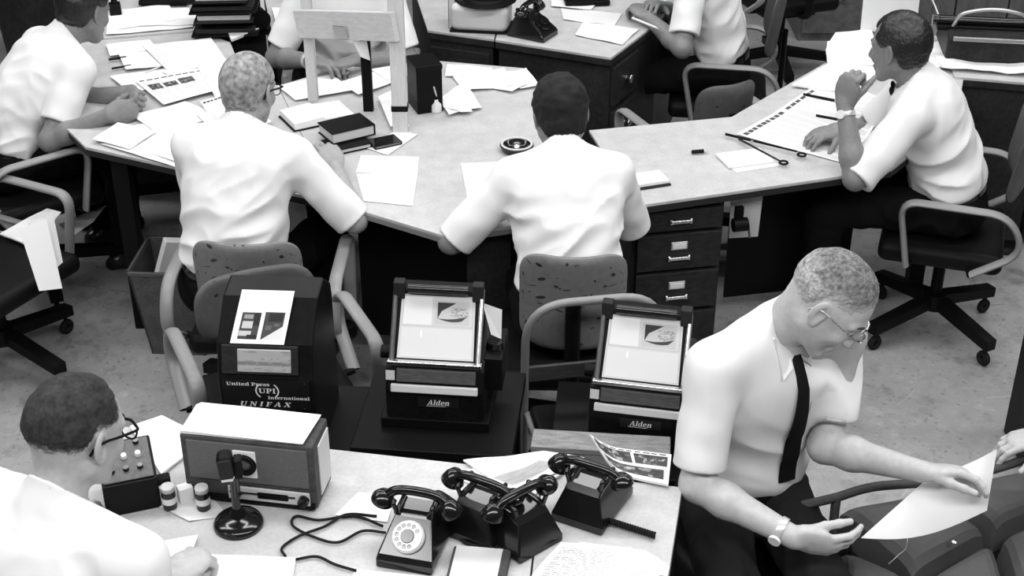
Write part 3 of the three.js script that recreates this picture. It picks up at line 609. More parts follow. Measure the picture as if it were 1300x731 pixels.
for (const p of [[-0.286, -5.456], [-0.708, -5.246]]) leg(tMid, p[0], p[1], 0.72);
const tRight = tabletop('table', [[0.008, -4.073], [0.388, -4.207], [1.313, -4.497], [1.657, -4.936], [1.87, -5.571], [1.812, -5.822], [1.536, -5.822], [0.82, -4.951], [0.282, -4.827], [0.328, -4.608], [0.158, -4.581]], 'pale grey table arm with scissors and pads in front of the drawer pedestal');
for (const p of [[1.67, -5.589], [1.618, -5.011]]) leg(tRight, p[0], p[1], 0.715);
mesh('modesty_panel', [slab([[0.807, -4.722], [1.296, -4.827], [1.304, -4.863], [0.812, -4.764]], 0.1, 0.715)], M.steelDark, tRight);
// drawer pedestal under the right arm
{
  const a = [0.41, -4.271], b = [0.723, -4.33], yaw = 0.185, w = 0.318;
  const o = thing('drawer_pedestal', 'dark steel drawer pedestal with label holders under the table arm', 'drawer unit', [(a[0] + b[0]) / 2, 0, (a[1] + b[1]) / 2], yaw);
  mesh('body', [box(w, 0.66, 0.5, 0, 0.38, -0.265)], M.steel, o);
  mesh('plinth', [box(w - 0.03, 0.05, 0.46, 0, 0.025, -0.26)], M.steelDark, o);
  const hs = [[0.655, 0.085], [0.535, 0.145], [0.38, 0.155], [0.19, 0.21]];
  hs.forEach(([y, h], i) => {
    const d = mesh('drawer', [box(w - 0.025, h - 0.008, 0.02, 0, y, 0.0)], M.steel, o);
    mesh('handle', [box(0.075, 0.012, 0.014, 0.0, y - (i ? 0.02 : 0), 0.018), box(0.01, 0.02, 0.02, -0.035, y - (i ? 0.02 : 0), 0.012), box(0.01, 0.02, 0.02, 0.035, y - (i ? 0.02 : 0), 0.012)], M.chrome, d);
    if (i) { mesh('label_holder', [box(0.06, 0.03, 0.006, 0, y + 0.025, 0.012)], M.alu, d); mesh('paper_tag', [box(0.05, 0.02, 0.004, 0, y + 0.025, 0.0155)], M.paper2, d); }
  });
}
// near double desk
const dA = tabletop('desk', [[-1.024, -2.978], [0.072, -2.781], [0.03, -2.298], [-1.157, -2.298]], 'near white desk with the radio, microphone and rotary telephone', 0.75, 0.04, M.linoLight, M.edge);
for (const p of [[-0.954, -2.907], [0.019, -2.741], [0, -2.385]]) leg(dA, p[0], p[1], 0.71);
mesh('modesty_panel', [slab([[-0.908, -2.92], [-0.019, -2.76], [-0.019, -2.741], [-0.903, -2.9]], 0.2, 0.71)], M.steel, dA);
const dB = tabletop('desk', [[0.076, -2.78], [0.406, -2.72], [0.322, -2.298], [0.034, -2.298]], 'near grey desk end with one telephone and a typed document', 0.752, 0.04, M.lino, M.edgeLight);
for (const p of [[0.105, -2.732], [0.363, -2.681], [0.301, -2.385]]) leg(dB, p[0], p[1], 0.712);
// rear steel desks: knobs on the narrow drawer fronts
function steelDesk(poly, label, knobs) {             // poly: front-left, front-right, rear-right, rear-left
  const o = tabletop('desk', poly, label, 0.76, 0.04, M.linoLight, M.steel);
  const c = poly.reduce((s, p) => [s[0] + p[0] / poly.length, s[1] + p[1] / poly.length], [0, 0]);
  const inset = poly.map(p => [c[0] + (p[0] - c[0]) * 0.965, c[1] + (p[1] - c[1]) * 0.965]);
  mesh('body', [slab(inset, 0.06, 0.72)], M.steel, o); mesh('plinth', [slab(inset.map(p => [c[0] + (p[0] - c[0]) * 0.96, c[1] + (p[1] - c[1]) * 0.96]), 0, 0.06)], M.steelDark, o);
  return { o, inset };
}
function drawersOn(o, a, b, ys, h, knob) {           // drawer fronts along the edge a -> b
  const dx = b[0] - a[0], dz = b[1] - a[1], L = Math.hypot(dx, dz), yaw = Math.atan2(-dz, dx);
  for (const y of ys) {
    const m = new THREE.Matrix4().compose(V((a[0] + b[0]) / 2, y, (a[1] + b[1]) / 2), new THREE.Quaternion().setFromAxisAngle(V(0, 1, 0), yaw), V(1, 1, 1));
    const d = mesh('drawer', [box(L - 0.02, h, 0.018, 0, 0, 0.008).applyMatrix4(m)], M.steel, o);
    if (knob) mesh('knob', [lathe([[0, 0.03], [0.016, 0.028], [0.02, 0.02], [0.01, 0.012], [0.012, 0]]).rotateX(Math.PI / 2).translate(0, 0, 0.017).applyMatrix4(m)], M.chrome, d);
    else mesh('handle', [box(0.10, 0.014, 0.016, 0, 0, 0.024).applyMatrix4(m)], M.chrome, d);
  }
}
{
  const q = [[-0.07, -5.747], [0.405, -5.536], [0.645, -5.982], [0.819, -6.598], [0, -6.598]];
  const { o, inset } = steelDesk(q, 'rear steel desk with a lone telephone and drawer knobs on its side');
  drawersOn(o, inset[1], [lerp(inset[1][0], inset[2][0], 0.55), lerp(inset[1][1], inset[2][1], 0.55)], [0.62, 0.42, 0.2], 0.17, true);
  const q2 = [[-0.361, -5.863], [-0.076, -5.752], [-0.007, -6.598], [-0.484, -6.598]];
  const e = steelDesk(q2, 'rear steel desk carrying the boxed cover and book ends');
  drawersOn(e.o, e.inset[0], e.inset[1], [0.63], 0.12, false);
  const q3 = [[-1.024, -5.834], [-0.83, -5.814], [-0.511, -5.843], [-0.566, -6.598], [-1.191, -6.598]];
  steelDesk(q3, 'rear dark-fronted desk behind the stack of trays');
  const q4 = [[-1.726, -5.766], [-1.349, -5.863], [-1.052, -5.912], [-1.191, -6.598], [-1.954, -6.598]];
  steelDesk(q4, 'rear desk heaped with loose white papers');
  const q5 = [[1.752, -5.328], [2.136, -5.238], [2.305, -5.747], [1.807, -5.747]];
  steelDesk(q5, 'dark desk under the typewriter');
}
// partition, cabinets and pale board beyond the desks at the far right
{
  const c = [1.799, 0, -7.791], mk = (u0, u1, zz, h, mat, name, label, cat) => {
    const g = [box(u1 - u0, h, 0.45, 0, h / 2, -0.23)];
    const o = thing(name, label, cat, [(u0 + u1) / 2, 0, zz]); mesh('body', g, mat, o);
    return o;
  };
  const z = c[2];
  const cab = mk(1.63, 2.02, z, 1.35, M.greyPaint, 'filing_cabinet', 'tall mid-grey filing cabinet behind the chair with pale arm pads', 'cabinet');
  for (const y of [0.2, 0.52, 0.84, 1.16]) { const d = mesh('drawer', [box(0.36, 0.3, 0.02, 0, y, 0.003)], M.greyPaint, cab); mesh('handle', [box(0.1, 0.015, 0.02, 0, y + 0.06, 0.02)], M.chrome, d); }
  const p = thing('partition', 'grey upright partition panels behind the typewriter', 'partition', [2.75, 0, z - 0.3]);
  for (const x of [-0.62, -0.31, 0, 0.31, 0.62, 0.93, 1.24]) mesh('panel', [box(0.30, 1.5, 0.03, x, 0.75, 0)], M.greyPaint, p);
  mesh('rail', [box(2.3, 0.05, 0.06, 0.3, 1.52, 0)], M.steelMid, p);
  const b = [1.486, 0.76, -5.843], e = [1.724, 0.76, -5.882];
  const brd = single('poster_board', [box(e[0] - b[0], 0.36, 0.012, 0, 0.18, 0, -0.12)], M.paper2, 'large blank white board propped up behind the paper stacks', 'board', null, [(b[0] + e[0]) / 2, 0.76, b[2] - 0.02]);
}
// dark cabinet standing at the right
{
  const a = [1.661, 0, -3.953];
  const o = thing('cabinet', 'low dark wooden cabinet end on the worn floor', 'cabinet', [a[0] + 0.25, 0, a[2] + 0.17]);
  mesh('body', [box(0.5, 0.42, 0.34, 0, 0.24, 0)], M.vinyl, o); mesh('top', [box(0.51, 0.02, 0.35, 0, 0.46, 0)], M.black, o); mesh('plinth', [box(0.46, 0.03, 0.30, 0, 0.015, 0)], M.black, o);
  mesh('door', [box(0.012, 0.36, 0.28, -0.252, 0.24, 0)], M.vinyl, o);
}
// ---------------------------------------------------------------- chairs
function bentPanel(w, h, t, depth, r) {              // upright rounded panel, curved about the vertical axis, facing +z
  const s = new THREE.Shape(), x = w / 2, y = h / 2;
  s.moveTo(-x + r, -y); s.lineTo(x - r, -y); s.quadraticCurveTo(x, -y, x, -y + r); s.lineTo(x, y - r); s.quadraticCurveTo(x, y, x - r, y); s.lineTo(-x + r, y); s.quadraticCurveTo(-x, y, -x, y - r); s.lineTo(-x, -y + r); s.quadraticCurveTo(-x, -y, -x + r, -y);
  const pts = s.getSpacedPoints(72), n = 14, pos = [], idx = [];
  // grid of rings scaled towards the centre so that the bend is smooth
  const rings = 8, face = sgn => { const o = pos.length / 3; for (let k = 0; k <= rings; k++) for (const p of pts) { const q = k / rings, px = p.x * q, py = p.y * q; const e = sgn * t / 2 * (q > 0.94 ? 0.5 : 1); pos.push(px, py, depth * (px / x) ** 2 + e); } return o; };
  const a = face(1), b = face(-1), m = pts.length;
  for (let k = 0; k < rings; k++) for (let i = 0; i < m; i++) { const j = (i + 1) % m; for (const [o, f] of [[a, 0], [b, 1]]) { const p = o + k * m + i, q = o + k * m + j, r2 = o + (k + 1) * m + i, s2 = o + (k + 1) * m + j; f ? idx.push(p, q, r2, q, s2, r2) : idx.push(p, r2, q, q, r2, s2); } }
  for (let i = 0; i < m; i++) { const j = (i + 1) % m, p = a + rings * m + i, q = a + rings * m + j, r2 = b + rings * m + i, s2 = b + rings * m + j; idx.push(p, r2, q, q, r2, s2); }
  const g = new THREE.BufferGeometry(); g.setAttribute('position', new THREE.Float32BufferAttribute(pos, 3)); g.setIndex(idx); g.computeVertexNormals(); return boxUV(g, 3);
}
function paintWorn(base, spots) {
  return canvasTex(512, 512, (g, w, h) => {
    g.fillStyle = base; g.fillRect(0, 0, w, h);
    for (let k = 0; k < 900; k++) { const c = rnd() < 0.5 ? 60 : 150; g.globalAlpha = 0.05; g.fillStyle = `rgb(${c},${c},${c})`; g.beginPath(); g.arc(rnd() * w, rnd() * h, 2 + rnd() * 16, 0, 6.3); g.fill(); }
    for (let k = 0; k < spots; k++) { g.globalAlpha = 0.75; g.fillStyle = '#111'; g.beginPath(); g.ellipse(rnd() * w, rnd() * h, 2 + rnd() * rnd() * 26, 2 + rnd() * 7, rnd() - 0.5, 0, 6.3); g.fill(); }
    g.globalAlpha = 1;
  }, [1, 1]);
}
const backWorn = grey(1, 0.45, { map: paintWorn('#767676', 46) }), backPlain = grey(1, 0.5, { map: paintWorn('#4c4c4c', 10) });
const armMat = grey(0.24, 0.38);
function swivelChair(label, pos, turn, opt = {}) {
  const o = thing('swivel_armchair', label, 'chair', pos, turn, 'steel office swivel chairs');
  const h = opt.seat ?? 0.47;
  for (let k = 0; k < 4; k++) {
    const a = k * Math.PI / 2 + (opt.base ?? 0.5), c = Math.cos(a), s = Math.sin(a);
    const g = prism([[0.03, 0.115], [0.30, 0.075], [0.30, 0.115], [0.03, 0.165]], 0.05, 0.004); g.rotateY(Math.PI / 2 - a);
    const l = mesh('leg', [g], M.black, o);
    mesh('caster', [at(new THREE.TorusGeometry(0.018, 0.012, 10, 20), c * 0.275, 0.03, s * -0.275 * -1, 0, -a, 0), cyl(0.008, 0.008, 0.05, c * 0.275, 0.065, s * 0.275)], M.rubber, l);
  }
  mesh('column', [cyl(0.045, 0.05, 0.06, 0, 0.14, 0), cyl(0.022, 0.022, h - 0.2, 0, 0.15 + (h - 0.2) / 2, 0)], M.black, o);
  mesh('seat_plate', [box(0.24, 0.04, 0.26, 0, h - 0.085, 0)], M.steelDark, o);
  const seat = new RoundedBoxGeometry(0.45, 0.075, 0.43, 4, 0.032); seat.translate(0, h - 0.035, 0.01);
  mesh('seat', [seat], M.vinyl, o);
  if (!opt.backless) mesh('backrest', [at(bentPanel(opt.backW ?? 0.38, opt.backH ?? 0.30, 0.022, 0.05, 0.085), 0, h + (opt.backY ?? 0.35), -0.235, -0.12)], opt.back ?? backPlain, o);
  if (!opt.backless) mesh('back_bar', [bent([[0, h - 0.08, -0.1], [0, h - 0.07, -0.26], [0, h + 0.28, -0.262]], 0.05, 0.013, 1.8)], M.steelDark, o);
  if (!opt.armless) for (const s of [-1, 1]) {
    const x = s * 0.265, m = opt.armMat ?? armMat;
    mesh('arm', [bent([[x, h - 0.05, 0.12], [x, h + 0.20, 0.17], [x, h + 0.195, -0.20], [x, h + 0.06, -0.26], [x, h - 0.05, -0.10]], [0.07, 0.08, 0.07, 0.07], 0.0115, 1.9)], m, o);
    for (const z of [0.12, -0.10]) mesh('arm_bracket', [bar([x, h - 0.05, z], [s * 0.1, h - 0.07, z * 0.8], 0.012)], M.steelDark, o);
  }
  return o;
}
function sitChair(p, label, opt = {}) {              // a swivel chair under a seated person
  return swivelChair(label, [p.root.x + (opt.dx ?? 0) - Math.sin(p.G.rotation.y) * (opt.dz ?? 0.0), 0, p.root.z - Math.cos(p.G.rotation.y) * (opt.dz ?? 0.0)], p.G.rotation.y + (opt.turn ?? 0), { seat: p.hipY - 0.10, ...opt });
}
sitChair(P1, 'dark swivel armchair under the dark-haired man with clasped hands', { base: 0.2, dx: 0.10 });
sitChair(P2, 'scuffed steel swivel chair under the grey-haired man in white shirt', { back: backWorn, backW: 0.34, backY: 0.22, turn: 0.22, dz: -0.03, dx: 0.09 });
sitChair(P3, 'paint-chipped grey steel chair under the black-haired man writing', { back: backWorn, backW: 0.32, backH: 0.34, backY: 0.27, turn: -0.12, armless: true });
sitChair(P4, 'black swivel armchair with curved arm loops under the man with bow tie', { base: 0.75, backY: 0.33 });
sitChair(P5, 'backless dark swivel seat under the crew-cut man', { armless: true, backless: true });
sitChair(P9, 'armless dark chair under the person reaching for the rail', { armless: true });
sitChair(P6, 'dark swivel armchair under the man at the microphone', {});
sitChair(P7, 'dark swivel armchair under the man at the steel desk', {});
sitChair(P8, 'dark swivel armchair behind the pale wooden rack', {});
swivelChair('empty dark swivel armchair draped with loose white papers', [-1.84, 0, -4.40], rad(62), { base: 0.1, seat: 0.42 });
swivelChair('empty armchair pushed up behind the black facsimile receiver', [-0.70, 0, -3.58], rad(24), { base: 0.4, seat: 0.44, backH: 0.2, backY: 0.2 });
swivelChair('empty swivel chair standing inside the horseshoe table', [0.74, 0, -5.32], rad(205), { base: 0.3, seat: 0.42, backW: 0.26, backH: 0.24, backY: 0.28 });
swivelChair('empty chair with pale arm pads beside the filing cabinet', [1.424, 0, -7.27], rad(200), { base: 0.3, armMat: grey(0.5, 0.5) });
// chair on a bent tube frame, its open back towards the long table
{
  const o = thing('tubular_chair', 'bent-tube chair with an open looped back between the two photo facsimile machines', 'chair', [0.27, 0, -3.33], rad(10), null);
  mesh('back_frame', [bent([[-0.2, 0.0, -0.24], [-0.2, 0.80, -0.19], [0.2, 0.80, -0.19], [0.2, 0.0, -0.24]], [0.13, 0.13], 0.0125)], armMat, o);
  for (const x of [-1, 1]) mesh('front_leg', [bent([[x * 0.19, 0.0, 0.22], [x * 0.19, 0.42, 0.19], [x * 0.19, 0.42, -0.2]], [0.05], 0.0115)], armMat, o);
  mesh('seat', [at(new RoundedBoxGeometry(0.38, 0.04, 0.38, 3, 0.018), 0, 0.445, 0)], M.vinyl, o);
  mesh('back_slat', [box(0.40, 0.05, 0.012, 0, 0.56, -0.205)], M.steelMid, o);
}
// ---------------------------------------------------------------- picture-wire machines behind the near desk
function stand(label, c, w, d, h, turn, mat = M.black) {
  const o = thing('equipment_stand', label, 'stand', [c[0], 0, c[2]], turn);
  mesh('top', [box(w, 0.035, d, 0, h - 0.0175, 0)], mat, o);
  for (const x of [-1, 1]) for (const z of [-1, 1]) mesh('leg', [box(0.035, h - 0.035, 0.035, x * (w / 2 - 0.03), (h - 0.035) / 2, z * (d / 2 - 0.03))], M.steelDark, o);
  mesh('shelf', [box(w - 0.06, 0.02, d - 0.06, 0, 0.16, 0)], mat, o);
  return o;
}
const photoTex = kind => canvasTex(256, 256, (g, w, h) => {
  g.fillStyle = '#d8d8d8'; g.fillRect(0, 0, w, h);
  if (kind === 'strip') {                            // two small news pictures on white paper
    g.fillStyle = '#f2f2f2'; g.fillRect(0, 0, w, h);
    g.fillStyle = '#3a3a3a'; g.fillRect(28, 108, 92, 128); g.fillRect(138, 104, 96, 132);
    g.fillStyle = '#b9b9b9'; g.fillRect(38, 150, 50, 34); g.fillRect(30, 196, 58, 24); g.fillStyle = '#8d8d8d'; g.fillRect(40, 118, 44, 20);
    g.fillStyle = '#1b1b1b'; g.fillRect(88, 110, 30, 60); g.fillRect(70, 214, 48, 20); g.fillRect(160, 110, 66, 40);
    g.fillStyle = '#cfcfcf'; g.beginPath(); g.moveTo(140, 236); g.lineTo(234, 170); g.lineTo(234, 236); g.fill(); g.fillStyle = '#555'; g.fillRect(150, 168, 30, 22); g.fillRect(190, 158, 26, 14);
  } else {                                           // easel picture: pale landscape with a dark wedge
    g.fillStyle = '#c6c6c6'; g.fillRect(0, 0, w, h); g.fillStyle = '#dcdcdc'; g.fillRect(10, 10, 96, 110);
    g.fillStyle = '#bcbcbc'; g.fillRect(116, 20, 120, 96); g.fillStyle = '#161616'; g.beginPath(); g.moveTo(126, 28); g.lineTo(190, 28); g.lineTo(140, 62); g.lineTo(126, 92); g.fill();
    g.fillStyle = '#333'; g.beginPath(); g.moveTo(126, 92); g.quadraticCurveTo(180, 100, 232, 78); g.lineTo(210, 100); g.quadraticCurveTo(170, 112, 126, 92); g.fill();
    g.fillStyle = '#8a8a8a'; for (let k = 0; k < 60; k++) g.fillRect(170 + rnd() * 56, 44 + rnd() * 40, 4 + rnd() * 6, 3);
    g.strokeStyle = '#9a9a9a'; g.strokeRect(8, 8, w - 16, 116); g.fillStyle = '#d4d4d4'; g.fillRect(8, 132, w - 16, 116); g.fillStyle = '#efefef'; g.fillRect(72, 144, 6, 24);
  }
});
function scriptLogo(text) {
  return canvasTex(256, 64, (g, w, h) => { g.fillStyle = '#141414'; g.fillRect(0, 0, w, h); g.fillStyle = '#e6e6e6'; g.font = 'italic bold 46px serif'; g.textAlign = 'center'; g.textBaseline = 'middle'; g.fillText(text, w / 2, h / 2); g.fillRect(52, 54, 120, 3); });
}
function quadGeo(a, b, c, d) {                       // a top-left, b top-right, c bottom-right, d bottom-left, with a little thickness
  const A = vec(a), B = vec(b), C = vec(c), D = vec(d), n = D.clone().sub(A).cross(B.clone().sub(A)).normalize().multiplyScalar(0.0012);
  const pos = [], uv = []; const tri = (l, s) => { for (const [p, u, v] of l) { pos.push(p.x + n.x * s, p.y + n.y * s, p.z + n.z * s); uv.push(u, v); } };
  tri([[A, 0, 1], [D, 0, 0], [C, 1, 0], [A, 0, 1], [C, 1, 0], [B, 1, 1]], 0.5); tri([[A, 0, 1], [C, 1, 0], [D, 0, 0], [A, 0, 1], [B, 1, 1], [C, 1, 0]], -0.5);
  const side = (p, q) => { const a1 = p.clone().addScaledVector(n, 0.5), a2 = p.clone().addScaledVector(n, -0.5), b1 = q.clone().addScaledVector(n, 0.5), b2 = q.clone().addScaledVector(n, -0.5); for (const v of [a1, a2, b1, b1, a2, b2]) { pos.push(v.x, v.y, v.z); uv.push(0.02, 0.98); } };
  side(A, B); side(B, C); side(C, D); side(D, A);
  const g = new THREE.BufferGeometry(); g.setAttribute('position', new THREE.Float32BufferAttribute(pos, 3)); g.setAttribute('uv', new THREE.Float32BufferAttribute(uv, 2)); g.computeVertexNormals(); return g;
}
{
  // black facsimile receiver with the lettered front
  const c = [-0.629, 0.7, -3.091], yaw = -0.06, y0 = 0.55;
  stand('black stand holding the lettered facsimile receiver behind the radio', [c[0] + 0.02, 0, c[2] - 0.17], 0.42, 0.40, y0, yaw);
  const o = thing('facsimile_receiver', 'black facsimile receiver with white lettering and a paper strip on top', 'machine', [c[0], y0, c[2] - 0.16], yaw);
  const w = 0.25;
  mesh('body', [prism([[0.16, 0], [0.16, 0.262], [0.157, 0.27], [0.132, 0.352], [0.03, 0.435], [-0.06, 0.445], [-0.15, 0.38], [-0.16, 0.34], [-0.16, 0]], w, 0.006)], M.enamel, o);
  const label = canvasTex(512, 256, (g, W, H) => {
    g.fillStyle = '#0c0c0c'; g.fillRect(0, 0, W, H); g.fillStyle = '#e8e8e8'; g.textBaseline = 'middle';
    g.font = 'bold 40px serif'; g.textAlign = 'left'; g.fillText('United Press', 26, 40); g.font = 'bold 36px serif'; g.fillText('International', 262, 156);
    g.font = 'bold 58px serif'; g.textAlign = 'center'; g.fillText('UPI', 262, 96);
    g.lineWidth = 9; g.strokeStyle = '#e8e8e8'; g.beginPath(); g.arc(275, 96, 78, 2.35, 3.95); g.stroke(); g.beginPath(); g.arc(250, 96, 78, -0.8, 0.8); g.stroke();
    g.font = 'italic bold 56px serif'; g.fillText('U N I F A X', 240, 214); g.fillStyle = '#777'; g.fillRect(30, 240, 6, 6); g.fillRect(470, 240, 6, 6); g.fillRect(480, 20, 6, 6);
  });
  mesh('lettered_panel', [quadGeo([-0.115, 0.262, 0.1625], [0.115, 0.262, 0.1625], [0.115, 0.172, 0.1625], [-0.115, 0.172, 0.1625])], grey(1, 0.5, { map: label }), o);
  const wf = mesh('window_frame', [box(0.20, 0.078, 0.012, -0.012, 0.313, 0.146, -0.30)], M.steel, o);
  mesh('window', [box(0.14, 0.062, 0.010, 0.0, 0.313, 0.150, -0.30)], grey(1, 0.35, { map: canvasTex(128, 64, (g, W, H) => { g.fillStyle = '#a8a8a8'; g.fillRect(0, 0, W, H); g.fillStyle = '#7c7c7c'; g.fillRect(0, 34, W, 10); for (let k = 0; k < 60; k++) { g.fillStyle = ['#8b8b8b', '#bdbdbd', '#6f6f6f'][k % 3]; g.globalAlpha = 0.35; g.fillRect(rnd() * W, rnd() * H, 4 + rnd() * 20, 2 + rnd() * 5); } g.globalAlpha = 1; }) }), wf);
  mesh('paper_strip', [quadGeo([-0.072, 0.452, 0.028], [0.066, 0.452, 0.028], [0.052, 0.356, 0.138], [-0.088, 0.356, 0.138])], grey(1, 0.8, { map: photoTex('strip') }), o);
  for (const x of [-1, 1]) mesh('foot', [cyl(0.02, 0.02, 0.03, x * 0.1, 0.015, 0.166, Math.PI / 2)], M.rubber, o);
}
function photoMachine(label, pos, turn, second) {
  const o = thing('photo_facsimile_machine', label, 'machine', pos, turn);
  const w = 0.262;
  mesh('base', [box(w + 0.03, 0.03, 0.30, 0, 0.015, -0.02)], M.black, o);
  mesh('body', [prism([[0.12, 0.03], [0.12, 0.115], [0.10, 0.17], [0.075, 0.185], [-0.15, 0.20], [-0.15, 0.03]], w, 0.005)], M.enamel, o);
  mesh('light_strip', [box(w - 0.03, 0.022, 0.012, 0, 0.123, 0.121, -0.25)], M.paper3, o);
  mesh('control_tray', [box(w - 0.05, 0.036, 0.014, 0.004, 0.156, 0.107, -0.4)], M.steelMid, o);
  mesh('name_plate', [quadGeo([-0.045, 0.098, 0.1225], [0.065, 0.098, 0.1225], [0.065, 0.068, 0.1225], [-0.045, 0.068, 0.1225])], grey(1, 0.5, { map: scriptLogo('Alden') }), o);
  mesh('corner_plate', [quadGeo([-0.128, 0.175, 0.118], [-0.104, 0.175, 0.118], [-0.104, 0.148, 0.122], [-0.128, 0.148, 0.122])], M.paper3, o);
  // slanted easel
  const a = [0.092, 0.19], b = [-0.02, 0.345];
  const E = (t, off) => [lerp(a[0], b[0], t) + off * 0.81, lerp(a[1], b[1], t) + off * 0.585];
  const yz = (t, off) => { const p = E(t, off); return [p[1], p[0]]; };
  mesh('easel', [prism([[a[0], a[1]], [b[0], b[1]], [b[0] - 0.05, b[1]], [-0.12, 0.19]], w - 0.04, 0.003)], M.steelDark, o);
  for (const x of [-1, 1]) mesh('side_rail', [bar([x * 0.115, ...yz(0.0, 0.008)], [x * 0.115, ...yz(1.04, 0.008)], 0.007)], x > 0 ? M.chrome : M.steelMid, o);
  mesh('guide', [box(w - 0.01, 0.012, 0.016, 0, 0.193, 0.104)], M.chrome, o);
  mesh('picture_sheet', [quadGeo([-0.098, ...yz(0.93, 0.006)], [0.098, ...yz(0.93, 0.006)], [0.102, ...yz(0.04, 0.006)], [-0.102, ...yz(0.04, 0.006)])], grey(1, 0.6, { map: photoTex('easel') }), o);
  mesh('roller', [cyl(0.013, 0.013, 0.16, 0.0, ...yz(1.0, 0.02), 0, 0, Math.PI / 2)], M.bakelite, o);
  for (const x of [-1, 1]) mesh('roller_bracket', [box(0.03, 0.05, 0.03, x * 0.105, ...yz(1.0, 0.01))], M.steel, o);
  mesh('side_housing', [box(0.05, 0.10, 0.16, 0.15, 0.14, -0.02)], M.enamel, o);
  mesh('knob', [cyl(0.022, 0.026, 0.02, 0.15, 0.20, 0.0)], M.bakelite, o);
  mesh('crank', [cyl(0.018, 0.018, 0.03, -0.142, 0.17, 0.02, 0, 0, Math.PI / 2)], M.steelDark, o);
  if (!second) mesh('paper_fold', [quadGeo([0.115, 0.32, -0.01], [0.165, 0.29, -0.03], [0.165, 0.21, -0.01], [0.14, 0.235, 0.01])], M.paper2, o);
  return o;
}
{
  const c = [-0.194, 0.62, -3.036], yaw = -0.1;
  stand('low black stand with polished edge under the photo machine beside the receiver', [c[0], 0, c[2] - 0.2], 0.43, 0.40, 0.62, yaw);
  photoMachine('black photo facsimile machine holding one picture sheet, paper folding out at its side', [c[0], 0.62, c[2] - 0.23], yaw, false);
  const d = [0.342, 0.62, -2.982];
  stand('low black stand behind the flat cardboard carton', [d[0], 0, d[2] - 0.24], 0.46, 0.44, 0.56, -0.1);
  photoMachine('black photo facsimile machine partly hidden by the crew-cut man reading', [d[0] + 0.015, 0.56, d[2] - 0.27], -0.2, true);
  const e = [0.235, 0.6, -3.025];
  const box1 = thing('cardboard_carton', 'long flat grey cardboard carton lying before the photo machine', 'box', [e[0], 0.56, e[2] - 0.05], -0.1);
  mesh('body', [box(0.36, 0.055, 0.075, 0, 0.0275, 0)], M.card, box1); mesh('lid', [box(0.366, 0.018, 0.081, 0, 0.058, 0)], M.card, box1);
  const f = [0.152, 0.465, -3.445];
  const box2 = thing('small_carton', 'small white printed carton on the seat of the bent-tube chair', 'box', [0.20, 0.465, -3.33], 0.3);
  mesh('body', [box(0.11, 0.06, 0.09, 0, 0.03, 0)], grey(1, 0.8, { map: canvasTex(64, 64, g => { g.fillStyle = '#cacaca'; g.fillRect(0, 0, 64, 64); g.fillStyle = '#333'; g.fillRect(24, 16, 10, 26); g.fillRect(38, 20, 8, 10); }) }), box2);
  mesh('flap', [box(0.05, 0.004, 0.085, -0.03, 0.063, 0, 0, 0, 0.1)], M.paper2, box2);
}
